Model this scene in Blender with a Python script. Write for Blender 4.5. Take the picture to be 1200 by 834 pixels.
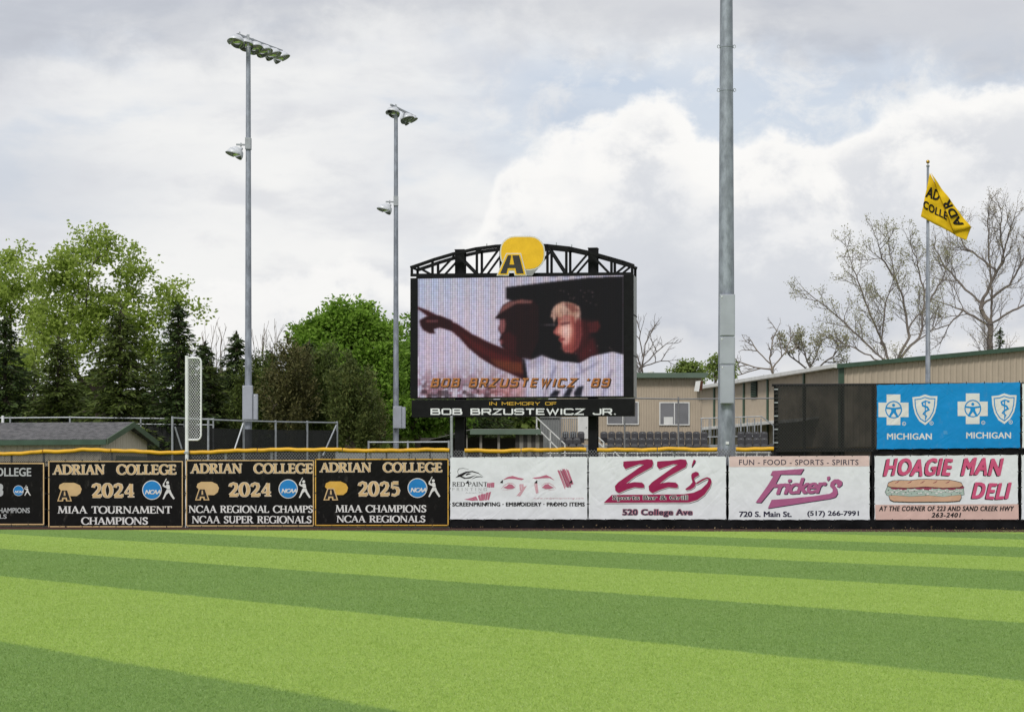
import bpy, math, random
import numpy as np
from mathutils import Vector
from mathutils.geometry import tessellate_polygon

SC = bpy.context.scene
COL = SC.collection
for o in list(bpy.data.objects):
    bpy.data.objects.remove(o)
R = math.radians

# ------------------------------------------------------------------ camera
F, CH, HOR, CX = 2400.0, 1.45, 565.0, 600.0        # focal length in photo pixels, eye height, horizon row, centre column
cam_data = bpy.data.cameras.new('camera')
cam = bpy.data.objects.new('camera', cam_data)
COL.objects.link(cam)
cam.location = (0, 0, CH)
cam.rotation_euler = (R(90), 0, 0)
cam_data.sensor_fit = 'HORIZONTAL'
cam_data.sensor_width = 36.0
cam_data.lens = 72.0
cam_data.shift_y = (HOR - 417.0) / 1200.0
cam_data.clip_start = 0.1
cam_data.clip_end = 6000
SC.camera = cam

# ------------------------------------------------------------------ view
SC.view_settings.view_transform = 'Standard'
SC.view_settings.look = 'None'
SC.view_settings.gamma = 1.0
SC.view_settings.exposure = 0.0
SC.view_settings.use_curve_mapping = False

# ------------------------------------------------------------------ node helper
class NG:
    """small expression helper for shader node trees"""
    def __init__(self, tree):
        self.t = tree
    def node(self, kind, **kw):
        n = self.t.nodes.new(kind)
        for k, v in kw.items():
            setattr(n, k, v)
        return n
    def link(self, a, b):
        self.t.links.new(a, b)
    def put(self, sock, v):
        if hasattr(v, 'is_output'):
            self.link(v, sock)
        else:
            sock.default_value = v
    def m(self, op, a, b=0.0, c=0.0, clamp=False):
        n = self.node('ShaderNodeMath', operation=op, use_clamp=clamp)
        for i, v in enumerate((a, b, c)):
            self.put(n.inputs[i], v)
        return n.outputs[0]
    def add(self, a, b): return self.m('ADD', a, b)
    def sub(self, a, b): return self.m('SUBTRACT', a, b)
    def mul(self, a, b): return self.m('MULTIPLY', a, b)
    def smooth(self, v, lo, hi, to0=0.0, to1=1.0):
        n = self.node('ShaderNodeMapRange', interpolation_type='SMOOTHSTEP')
        self.put(n.inputs[0], v)
        n.inputs[1].default_value = lo; n.inputs[2].default_value = hi
        n.inputs[3].default_value = to0; n.inputs[4].default_value = to1
        return n.outputs[0]
    def lin(self, v, lo, hi, to0=0.0, to1=1.0):
        n = self.node('ShaderNodeMapRange')
        self.put(n.inputs[0], v)
        n.inputs[1].default_value = lo; n.inputs[2].default_value = hi
        n.inputs[3].default_value = to0; n.inputs[4].default_value = to1
        return n.outputs[0]
    def mix(self, f, a, b, blend='MIX'):
        n = self.node('ShaderNodeMix', data_type='RGBA', blend_type=blend)
        self.put(n.inputs[0], f)
        for s, v in ((n.inputs[6], a), (n.inputs[7], b)):
            if not hasattr(v, 'is_output') and len(v) == 3:
                v = tuple(v) + (1,)
            self.put(s, v)
        return n.outputs[2]
    def noise(self, vec, scale=1.0, detail=4.0, rough=0.5, dist=0.0):
        n = self.node('ShaderNodeTexNoise')
        if vec is not None:
            self.link(vec, n.inputs['Vector'])
        n.inputs['Scale'].default_value = scale
        n.inputs['Detail'].default_value = detail
        n.inputs['Roughness'].default_value = rough
        n.inputs['Distortion'].default_value = dist
        return n.outputs['Fac']
    def vscale(self, vec, s):
        n = self.node('ShaderNodeVectorMath', operation='MULTIPLY')
        self.link(vec, n.inputs[0]); n.inputs[1].default_value = s
        return n.outputs[0]
    def vadd(self, vec, s):
        n = self.node('ShaderNodeVectorMath', operation='ADD')
        self.link(vec, n.inputs[0]); n.inputs[1].default_value = s
        return n.outputs[0]
    def sep(self, vec):
        n = self.node('ShaderNodeSeparateXYZ'); self.link(vec, n.inputs[0]); return n.outputs
    def comb(self, x, y, z):
        n = self.node('ShaderNodeCombineXYZ')
        for i, v in enumerate((x, y, z)): self.put(n.inputs[i], v)
        return n.outputs[0]
    def ramp(self, v, stops):
        n = self.node('ShaderNodeValToRGB')
        self.put(n.inputs[0], v)
        el = n.color_ramp.elements
        while len(el) < len(stops): el.new(0.5)
        for e, (p, c) in zip(el, stops):
            e.position = p
            e.color = tuple(c) + (1,) if len(c) == 3 else c
        return n.outputs[0]

def lin1(c):
    c = c / 255.0
    return c / 12.92 if c <= 0.04045 else ((c + 0.055) / 1.055) ** 2.4
def srgb(r, g, b):
    return (lin1(r), lin1(g), lin1(b))

# ------------------------------------------------------------------ sky: broken overcast with a cumulus bank
SUN_AZ, SUN_EL = R(205), R(46)
world = bpy.data.worlds.new('World')
SC.world = world
world.use_nodes = True
wt = world.node_tree
wt.nodes.clear()
g = NG(wt)
sky = g.node('ShaderNodeTexSky')
sky.sky_type = 'NISHITA'
sky.sun_disc = False
sky.sun_elevation = SUN_EL
sky.sun_rotation = SUN_AZ
tc = g.node('ShaderNodeTexCoord').outputs['Generated']
dx, dy, dz = g.sep(tc)
hyp = g.m('SQRT', g.add(g.mul(dx, dx), g.mul(dy, dy)))
az = g.m('ARCTAN2', dx, dy)                                   # 0 straight ahead, radians
el = g.m('ARCTAN2', dz, hyp)
# noise fields on the direction, flattened towards the horizon like layered cloud
d1 = g.vscale(tc, (1, 1, 2.6))
n_big = g.noise(d1, 5.0, 5, 0.55, 0.3)
n_mid = g.noise(g.vadd(d1, (3.1, 7.7, 1.3)), 13.0, 7, 0.58, 0.2)
n_fine = g.noise(g.vscale(tc, (1, 1, 1.4)), 34.0, 7, 0.62, 0.35)
n_puff = g.noise(g.vadd(g.vscale(tc, (1, 1, 1.25)), (9, 2, 5)), 22.0, 9, 0.60, 0.15)
# thin high layer: whitish veil with pale blue and grey shading
K = 10.0                                                       # world strength is 1/K
def kc(r, gg, b):
    return tuple(v * K for v in srgb(r, gg, b))
veil = g.mix(g.smooth(n_big, 0.34, 0.58), kc(226, 228, 232), kc(244, 244, 243))
veil = g.mix(g.mul(g.smooth(n_mid, 0.48, 0.68), 0.6), veil, kc(214, 216, 222))
# clear-sky gaps seen through the veil
gap = g.smooth(g.add(g.mul(n_mid, 0.55), g.mul(n_big, 0.45)), 0.47, 0.36)
gap_el = g.mul(g.smooth(el, 0.13, 0.165), g.smooth(el, 0.225, 0.19))
gap_az = g.smooth(az, -0.06, 0.03)
gap2 = g.m('MINIMUM', g.add(g.mul(gap, 0.45), g.mul(g.mul(gap_el, gap_az), g.smooth(n_fine, 0.35, 0.55, 0.25, 0.85))), 1.0)
skyb = g.mix(0.72, sky.outputs[0], kc(200, 213, 232))
layer = g.mix(g.mul(gap2, 0.75), veil, skyb)
# darker grey cloud base higher up (above the left half)
top_edge = g.add(g.sub(el, g.mul(g.sub(n_puff, 0.5), 0.075)), g.mul(g.m('ABSOLUTE', g.add(az, 0.03)), 0.13))
dark = g.smooth(top_edge, 0.206, 0.240)
layer = g.mix(g.mul(dark, g.smooth(n_mid, 0.25, 0.62, 0.95, 0.55)), layer, kc(192, 196, 205))
# lower left soft grey bank
lb = g.mul(g.smooth(g.add(az, g.mul(n_mid, 0.2)), -0.02, -0.16), g.mul(g.smooth(el, 0.10, 0.135), g.smooth(el, 0.18, 0.14)))
layer = g.mix(g.mul(lb, 0.55), layer, kc(200, 206, 216))
# cumulus bank: top edge height as a function of azimuth
azc = g.lin(az, -0.30, 0.30)
curve = g.node('ShaderNodeFloatCurve')
cm = curve.mapping.curves[0]
edge_pts = [(-0.30, .088), (-0.20, .094), (-0.12, .098), (-0.085, .112), (-0.05, .104), (-0.022, .118), (-0.010, .140), (-0.002, .158), (0.02, .170), (0.05, .176),
            (0.078, .186), (0.095, .173), (0.13, .169), (0.155, .165), (0.19, .182), (0.22, .186), (0.25, .186), (0.30, .175)]
pts = [((a + 0.30) / 0.60, e * 4) for a, e in edge_pts]
cm.points[0].location = pts[0]; cm.points[1].location = pts[-1]
for p in pts[1:-1]:
    cm.points.new(*p)
curve.mapping.update()
g.link(azc, curve.inputs['Value'])
edge = g.mul(curve.outputs[0], 0.25)
below = g.add(g.add(g.sub(edge, el), g.mul(g.sub(n_puff, 0.5), 0.050)), g.mul(g.sub(n_fine, 0.5), 0.022))          # >0 inside the bank
cmask = g.mul(g.smooth(below, -0.002, 0.0075), g.smooth(g.add(az, g.mul(n_mid, 0.05)), -0.03, 0.06, 0.78, 1.0))
cmask = g.mul(cmask, g.smooth(n_fine, 0.2, 0.45, 0.75, 1.0))
shade = g.add(below, g.mul(g.sub(n_mid, 0.5), 0.085))
ccol = g.ramp(g.mul(shade, 6.0), [(0.0, kc(252, 251, 249)), (0.13, kc(250, 249, 247)), (0.28, kc(235, 236, 238)),
                                  (0.40, kc(219, 222, 227)), (0.58, kc(205, 209, 217)), (0.76, kc(236, 235, 234)), (0.88, kc(222, 223, 226)), (1.0, kc(230, 230, 230))])
ccol = g.mix(g.mul(g.mul(g.smooth(n_puff, 0.45, 0.60), g.smooth(below, 0.004, 0.03)), 0.8), ccol, kc(216, 219, 225))
layer = g.mix(cmask, layer, ccol)
bg = g.node('ShaderNodeBackground')
g.link(layer, bg.inputs['Color'])
bg.inputs['Strength'].default_value = 1.0 / K
wo = g.node('ShaderNodeOutputWorld')
g.link(bg.outputs[0], wo.inputs['Surface'])
world.cycles.sampling_method = 'MANUAL'
world.cycles.sample_map_resolution = 512

# ------------------------------------------------------------------ sun behind thin cloud
sd = bpy.data.lights.new('sun', 'SUN')
sd.energy = 2.3
sd.angle = R(12)
sd.color = (1.0, 0.97, 0.93)
sun = bpy.data.objects.new('sun', sd)
COL.objects.link(sun)
sdir = Vector((math.sin(SUN_AZ) * math.cos(SUN_EL), math.cos(SUN_AZ) * math.cos(SUN_EL), math.sin(SUN_EL)))
sun.rotation_euler = sdir.to_track_quat('Z', 'Y').to_euler()
sun.location = (0, -20, 60)

# ------------------------------------------------------------------ placing things by where the photograph shows them
def W(px, py, d):
    return np.array(((px - CX) * d / F, d, CH + (HOR - py) * d / F))
def XZ(px, py, d):
    w = W(px, py, d); return w[0], w[2]
def fence_s(px):                     # pixels per metre along the banner line (it comes slightly nearer on the right)
    return 36.0 + 2.0 * px / 1200.0
P0 = np.array(((0 - CX) / fence_s(0), F / fence_s(0)))
P1 = np.array(((1200 - CX) / fence_s(1200), F / fence_s(1200)))
FU = (P1 - P0) / np.linalg.norm(P1 - P0)          # along the fence, to the right
FN = np.array((FU[1], -FU[0]))                    # out of the fence, towards the camera
def FP(px, py, off=0.0):
    """a point of the banner plane; off = metres towards the camera"""
    s = fence_s(px)
    return np.array(((px - CX) / s + FN[0] * off, F / s + FN[1] * off, CH + (HOR - py) / s))
def FZ(px, z, off=0.0):
    s = fence_s(px)
    return np.array(((px - CX) / s + FN[0] * off, F / s + FN[1] * off, z))

# ------------------------------------------------------------------ objects
def tag(o, label=None, cat=None, group=None, kind=None):
    if label: o['label'] = label
    if cat: o['category'] = cat
    if group: o['group'] = group
    if kind: o['kind'] = kind
    return o
def empty(name, loc, label=None, cat=None, group=None, kind=None):
    o = bpy.data.objects.new(name, None)
    o.empty_display_size = 0.2
    o.location = tuple(float(v) for v in loc)
    COL.objects.link(o)
    return tag(o, label, cat, group, kind)
def origin_of(o):
    v = np.zeros(3)
    while o is not None:
        v += np.array(o.location); o = o.parent
    return v
def link_mesh(name, me, parent=None, loc=(0, 0, 0)):
    o = bpy.data.objects.new(name, me)
    COL.objects.link(o)
    o.location = tuple(float(v) for v in loc)
    if parent is not None:
        o.parent = parent
    return o

class MB:
    """collects geometry in world coordinates, then links it as one mesh object"""
    def __init__(self):
        self.v = []; self.f = []
    def poly(self, pts):
        i = len(self.v); self.v += [tuple(map(float, p)) for p in pts]; self.f.append(tuple(range(i, i + len(pts))))
        return self
    def hexa(self, a, b):
        """two quads (each four points, same order) joined to a closed block"""
        i = len(self.v)
        self.v += [tuple(map(float, p)) for p in list(a) + list(b)]
        n = len(a)
        self.f.append(tuple(i + k for k in range(n)))
        self.f.append(tuple(i + n + k for k in reversed(range(n))))
        for k in range(n):
            q = (k + 1) % n
            self.f.append((i + k, i + n + k, i + n + q, i + q))
        return self
    def box(self, lo, hi):
        (x0, y0, z0), (x1, y1, z1) = lo, hi
        return self.hexa([(x0, y0, z0), (x1, y0, z0), (x1, y1, z0), (x0, y1, z0)], [(x0, y0, z1), (x1, y0, z1), (x1, y1, z1), (x0, y1, z1)])
    def obox(self, c, u, v, w, hu, hv, hw):
        """oriented box: centre, three unit axes, half sizes"""
        c, u, v, w = (np.array(k, float) for k in (c, u, v, w))
        a = [c + su * u * hu + sv * v * hv - w * hw for su, sv in ((-1, -1), (1, -1), (1, 1), (-1, 1))]
        b = [p + 2 * w * hw for p in a]
        return self.hexa(a, b)
    def bar(self, a, b, wx, wy=None, up=(0, 0, 1)):
        a = np.array(a, float); b = np.array(b, float)
        wy = wx if wy is None else wy
        d = b - a; L = np.linalg.norm(d); d /= L
        up = np.array(up, float)
        if abs(d @ up) > 0.95: up = np.array((0, 1, 0.0))
        s = np.cross(d, up); s /= np.linalg.norm(s); t = np.cross(s, d)
        return self.obox((a + b) / 2, s, t, d, wx / 2, wy / 2, L / 2)
    def tube(self, path, rad, n=8, cap=True):
        path = [np.array(p, float) for p in path]
        rad = [rad] * len(path) if np.isscalar(rad) else list(rad)
        i0 = len(self.v)
        ref = None
        for k, p in enumerate(path):
            d = path[min(k + 1, len(path) - 1)] - path[max(k - 1, 0)]
            d = d / (np.linalg.norm(d) + 1e-12)
            if ref is None:
                ref = np.array((1, 0, 0.0)) if abs(d[0]) < 0.9 else np.array((0, 1, 0.0))
            s = ref - d * (ref @ d); s /= np.linalg.norm(s); t = np.cross(d, s); ref = s
            for q in range(n):
                a = 2 * math.pi * q / n
                self.v.append(tuple(p + rad[k] * (math.cos(a) * s + math.sin(a) * t)))
        for k in range(len(path) - 1):
            for q in range(n):
                r = (q + 1) % n
                self.f.append((i0 + k * n + q, i0 + k * n + r, i0 + (k + 1) * n + r, i0 + (k + 1) * n + q))
        if cap:
            self.f.append(tuple(i0 + q for q in reversed(range(n))))
            e = i0 + (len(path) - 1) * n
            self.f.append(tuple(e + q for q in range(n)))
        return self
    def lathe(self, c, axis, prof, n=16):
        """prof: list of (distance along axis, radius)"""
        c = np.array(c, float); axis = np.array(axis, float); axis /= np.linalg.norm(axis)
        path = [c + axis * (h + 1e-5 * k) for k, (h, r) in enumerate(prof)]
        ref = np.array((1, 0, 0.0)) if abs(axis[0]) < 0.9 else np.array((0, 1, 0.0))
        s = ref - axis * (ref @ axis); s /= np.linalg.norm(s); t = np.cross(axis, s)
        i0 = len(self.v)
        for p, (h, r) in zip(path, prof):
            for q in range(n):
                a = 2 * math.pi * q / n
                self.v.append(tuple(p + r * (math.cos(a) * s + math.sin(a) * t)))
        for k in range(len(prof) - 1):
            for q in range(n):
                r = (q + 1) % n
                self.f.append((i0 + k * n + q, i0 + k * n + r, i0 + (k + 1) * n + r, i0 + (k + 1) * n + q))
        return self
    def build(self, name, mat, parent=None, smooth=False, loc=None):
        base = origin_of(parent) if parent is not None else (np.zeros(3) if loc is None else np.array(loc, float))
        V = np.array(self.v, float) - base
        me = bpy.data.meshes.new(name)
        me.from_pydata(V.tolist(), [], self.f)
        me.materials.append(mat)
        if smooth:
            me.shade_smooth()
            me.set_sharp_from_angle(angle=R(40))
        me.update()
        return link_mesh(name, me, parent, (0, 0, 0) if parent is not None else base)

def bevel(o, w=0.01, seg=2):
    m = o.modifiers.new('bevel', 'BEVEL'); m.width = w; m.segments = seg; m.limit_method = 'ANGLE'; m.angle_limit = R(40)
    return o

# ------------------------------------------------------------------ materials
MATS = {}
def mk(name, col, rough=0.6, metal=0.0, var=0.12, vs=3.0, bump=0.0, bs=40.0, spec=0.4, alpha=1.0, stretch=(1, 1, 1), dirt=None):
    """principled material with uneven colour and fine relief, in world coordinates"""
    if name in MATS: return MATS[name]
    m = bpy.data.materials.new(name); m.use_nodes = True
    t = m.node_tree; t.nodes.clear(); q = NG(t)
    p = q.node('ShaderNodeBsdfPrincipled')
    pos = q.node('ShaderNodeNewGeometry').outputs['Position']
    sp = q.vscale(pos, stretch)
    n = q.noise(sp, vs, 5, 0.6)
    lo = tuple(c * (1 - var) for c in col); hi = tuple(min(1, c * (1 + var)) for c in col)
    c = q.mix(q.smooth(n, 0.3, 0.7), lo, hi)
    if dirt:
        dn = q.noise(q.vscale(pos, (1, 1, 0.35)), dirt[1], 6, 0.65)
        c = q.mix(q.mul(q.smooth(dn, 0.52, 0.72), dirt[2]), c, dirt[0])
    q.link(c, p.inputs['Base Color'])
    p.inputs['Roughness'].default_value = rough
    q.link(q.lin(n, 0.2, 0.8, max(0.05, rough - 0.08), min(1, rough + 0.08)), p.inputs['Roughness'])
    p.inputs['Metallic'].default_value = metal
    p.inputs['Specular IOR Level'].default_value = spec
    p.inputs['Alpha'].default_value = alpha
    if bump:
        b = q.node('ShaderNodeBump'); b.inputs['Strength'].default_value = bump; b.inputs['Distance'].default_value = 0.01
        q.link(q.noise(sp, bs, 4, 0.6), b.inputs['Height'])
        q.link(b.outputs[0], p.inputs['Normal'])
    o = q.node('ShaderNodeOutputMaterial'); q.link(p.outputs[0], o.inputs[0])
    MATS[name] = m
    return m

def mk_vinyl(name, col, rough=0.45, var=0.05):
    """banner vinyl and print: soft folds pulled between the ties, the same folds for sheet and print"""
    if name in MATS: return MATS[name]
    m = bpy.data.materials.new(name); m.use_nodes = True
    t = m.node_tree; t.nodes.clear(); q = NG(t)
    p = q.node('ShaderNodeBsdfPrincipled')
    pos = q.node('ShaderNodeNewGeometry').outputs['Position']
    x, y, z = q.sep(pos)
    n = q.noise(pos, 2.2, 5, 0.6)
    dn = q.noise(q.vscale(pos, (1, 1, 0.5)), 5.0, 6, 0.7)
    c = q.mix(q.smooth(n, 0.3, 0.7), tuple(v * (1 - var) for v in col), tuple(min(1, v * (1 + var)) for v in col))
    c = q.mix(q.mul(q.smooth(dn, 0.55, 0.78), 0.14), c, (0.30, 0.28, 0.25))
    q.link(c, p.inputs['Base Color'])
    p.inputs['Roughness'].default_value = rough
    p.inputs['Specular IOR Level'].default_value = 0.10 if sum(col) < .2 else 0.3
    # folds: stretched noise along two diagonals
    w1 = q.comb(q.mul(q.add(x, q.mul(z, 1.15)), 1.0), q.mul(q.sub(q.mul(z, 1.15), x), 4.2), 0.0)
    w2 = q.comb(q.mul(q.sub(x, q.mul(z, 0.9)), 1.1), q.mul(q.add(q.mul(z, 0.9), x), 3.6), 5.0)
    h1 = q.noise(w1, 0.55, 2, 0.45, 0.5)
    h2 = q.noise(w2, 0.5, 2, 0.45, 0.5)
    h3 = q.noise(pos, 1.3, 3, 0.5)
    r1 = q.m('ABSOLUTE', q.sub(h1, 0.5)); r2 = q.m('ABSOLUTE', q.sub(h2, 0.5))
    k1 = q.smooth(q.noise(q.vadd(pos, (4.0, 1.0, 9.0)), 0.7, 2, 0.5), 0.45, 0.62); k2 = q.smooth(q.noise(q.vadd(pos, (17.0, 3.0, 2.0)), 0.8, 2, 0.5), 0.47, 0.64)
    h = q.add(q.add(q.mul(q.mul(q.m('POWER', r1, 0.7), 0.50), k1), q.mul(q.mul(q.m('POWER', r2, 0.7), 0.45), k2)), q.mul(h3, 0.8))
    b = q.node('ShaderNodeBump'); b.inputs['Strength'].default_value = 0.26; b.inputs['Distance'].default_value = 0.16
    q.link(h, b.inputs['Height']); q.link(b.outputs[0], p.inputs['Normal'])
    o = q.node('ShaderNodeOutputMaterial'); q.link(p.outputs[0], o.inputs[0])
    MATS[name] = m
    return m

def mk_leaf(name, c0, c1, trans=0.35, rough=0.6):
    if name in MATS: return MATS[name]
    m = bpy.data.materials.new(name); m.use_nodes = True
    t = m.node_tree; t.nodes.clear(); q = NG(t)
    geo = q.node('ShaderNodeNewGeometry')
    c = q.mix(geo.outputs['Random Per Island'], c0, c1)
    n = q.noise(geo.outputs['Position'], 0.9, 3, 0.5)
    c = q.mix(q.mul(q.smooth(n, 0.4, 0.7), 0.45), c, tuple(v * 0.7 for v in c0))
    p = q.node('ShaderNodeBsdfPrincipled'); q.link(c, p.inputs['Base Color']); p.inputs['Roughness'].default_value = rough
    p.inputs['Specular IOR Level'].default_value = 0.25
    tr = q.node('ShaderNodeBsdfTranslucent'); q.link(c, tr.inputs['Color'])
    mx = q.node('ShaderNodeMixShader'); mx.inputs[0].default_value = trans
    q.link(p.outputs[0], mx.inputs[1]); q.link(tr.outputs[0], mx.inputs[2])
    o = q.node('ShaderNodeOutputMaterial'); q.link(mx.outputs[0], o.inputs[0])
    MATS[name] = m
    return m

def mk_chain(name, col, pitch=0.055, wire=0.16, fill=0.0, fillcol=(0.01, 0.01, 0.01)):
    """woven wire too fine to resolve: diamonds of wire, optional cloth screen behind it"""
    m = bpy.data.materials.new(name); m.use_nodes = True
    t = m.node_tree; t.nodes.clear(); q = NG(t)
    pos = q.node('ShaderNodeNewGeometry').outputs['Position']
    x, y, z = q.sep(pos)
    hx = q.add(x, q.mul(y, 0.35))
    a = q.m('PINGPONG', q.mul(q.add(hx, q.mul(z, 0.8)), 1 / pitch), 0.5)
    b = q.m('PINGPONG', q.mul(q.sub(hx, q.mul(z, 0.8)), 1 / pitch), 0.5)
    mn = q.m('MINIMUM', a, b)
    isw = q.smooth(mn, wire * 0.6, wire, 1.0, 0.0)
    n = q.noise(q.vscale(pos, (1, 1, 0.6)), 1.4, 5, 0.6)
    p = q.node('ShaderNodeBsdfPrincipled')
    q.link(q.mix(isw, fillcol, col), p.inputs['Base Color']); p.inputs['Roughness'].default_value = 0.6
    p.inputs['Specular IOR Level'].default_value = 0.2
    tr = q.node('ShaderNodeBsdfTransparent')
    mx = q.node('ShaderNodeMixShader')
    cloth = q.lin(n, 0.3, 0.7, max(0, fill - 0.07), min(1, fill + 0.07)) if fill > 0 else 0.0
    q.link(q.m('MAXIMUM', isw, cloth), mx.inputs[0])
    q.link(tr.outputs[0], mx.inputs[1]); q.link(p.outputs[0], mx.inputs[2])
    o = q.node('ShaderNodeOutputMaterial'); q.link(mx.outputs[0], o.inputs[0])
    return m

galv = mk('galvanised_steel', (0.29, 0.315, 0.365), 0.5, 0.35, 0.24, 5.0, 0.1, 60, stretch=(1, 1, 0.45), dirt=((0.15, 0.165, 0.195), 2.4, 0.75))
galv_post = mk('dull_galvanised_pipe', (0.36, 0.38, 0.40), 0.5, 0.4, 0.15, 5)
grey_box = mk('grey_painted_cabinet', (0.37, 0.39, 0.445), 0.5, 0.0, 0.06, 2, 0.05, 30, dirt=((0.22, 0.24, 0.25), 1.5, 0.35))
black_steel = mk('black_painted_steel', (0.008, 0.008, 0.009), 0.5, 0.0, 0.2, 4, 0.05, 60, spec=0.12)
black_cloth = mk('black_windscreen_cloth', (0.009, 0.009, 0.010), 0.85, 0.0, 0.4, 2.5, 0.35, 25, spec=0.08)
white_paint = mk('white_gloss_paint', (0.74, 0.75, 0.76), 0.4, 0.0, 0.05, 3, dirt=((0.45, 0.43, 0.40), 3.0, 0.3))
lamp_white = mk('white_lamp_housing', (0.62, 0.64, 0.67), 0.35, 0.1, 0.06, 3, dirt=((0.4, 0.4, 0.4), 3.0, 0.3))
yellow_cap = mk('yellow_corrugated_pipe', (0.70, 0.38, 0.012), 0.5, 0.0, 0.10, 1.5, 0.3, 120, dirt=((0.42, 0.21, 0.015), 2.5, 0.45))
green_trim = mk('dark_green_trim', (0.045, 0.085, 0.055), 0.5, 0.0, 0.12, 2)
green_roof = mk('sage_green_metal', (0.10, 0.14, 0.105), 0.5, 0.0, 0.10, 1)
beige_steel = mk('beige_ribbed_steel', (0.43, 0.36, 0.275), 0.55, 0.0, 0.05, 0.7, dirt=((0.30, 0.25, 0.19), 0.8, 0.35))
white_trim = mk('white_metal_trim', (0.66, 0.66, 0.64), 0.5, 0.0, 0.06, 2, dirt=((0.4, 0.38, 0.34), 1.5, 0.4))
concrete = mk('grey_concrete', (0.30, 0.30, 0.29), 0.85, 0.0, 0.1, 1.5, 0.2, 20)
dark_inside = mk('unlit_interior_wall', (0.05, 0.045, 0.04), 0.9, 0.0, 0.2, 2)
seat_plastic = mk('charcoal_seat_plastic', (0.035, 0.034, 0.038), 0.45, 0.0, 0.15, 6)
glass = mk('tinted_window_glass', (0.15, 0.15, 0.16), 0.08, 0.0, 0.2, 0.6, spec=0.6)
bark = mk('grey_brown_bark', (0.115, 0.092, 0.075), 0.9, 0.0, 0.25, 3, 0.5, 15)
bark_dark = mk('dark_bark', (0.06, 0.046, 0.036), 0.9, 0.0, 0.25, 3, 0.5, 15)
bark_haze = mk('pale_grey_twig_bark', (0.15, 0.128, 0.11), 0.9, 0.0, 0.2, 3)
bark_pale = mk('pale_dry_twig_bark', (0.20, 0.165, 0.13), 0.9, 0.0, 0.25, 3)
# ------------------------------------------------------------------ lettering
_fc = {}
def sans(s, bold=0.0, shear=0.0, space=1.0):
    """flat 2D mesh of a line of sans lettering: (points, faces)"""
    key = (s, bold, shear, space)
    if key in _fc: return _fc[key]
    if bold > 0.001:
        # heavier strokes: the same line printed again with small shifts, never squeezing the counters shut
        V, Fc, _ = sans(s, 0.0, shear, space)
        VV = []; FF = []; DD = []; k = 0
        sh = [(x, y) for x in (-1, -.33, .33, 1) for y in (-.55, .55)]
        for x, y in sh:
            i = len(VV); VV += [(a + x * bold * 1.15, b + y * bold * 1.15) for a, b in V]; FF += [tuple(i + j for j in f) for f in Fc]; DD += [k] * len(V); k += 1
        _fc[key] = (np.array(VV), FF, DD)
        return _fc[key]
    c = bpy.data.curves.new('line', 'FONT')
    c.body = s; c.offset = bold; c.shear = shear; c.space_character = space
    c.resolution_u = 3
    o = bpy.data.objects.new('line', c)
    me = bpy.data.meshes.new_from_object(o)
    V = np.array([v.co[:2] for v in me.vertices]) if len(me.vertices) else np.zeros((0, 2))
    Fc = [tuple(p.vertices) for p in me.polygons]
    bpy.data.objects.remove(o); bpy.data.curves.remove(c); bpy.data.meshes.remove(me)
    _fc[key] = (V, Fc, None)
    return _fc[key]

def arc(cx, cy, rx, ry, a0, a1, n=14):
    return [(cx + rx * math.cos(R(a0 + (a1 - a0) * k / n)), cy + ry * math.sin(R(a0 + (a1 - a0) * k / n))) for k in range(n + 1)]
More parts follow.
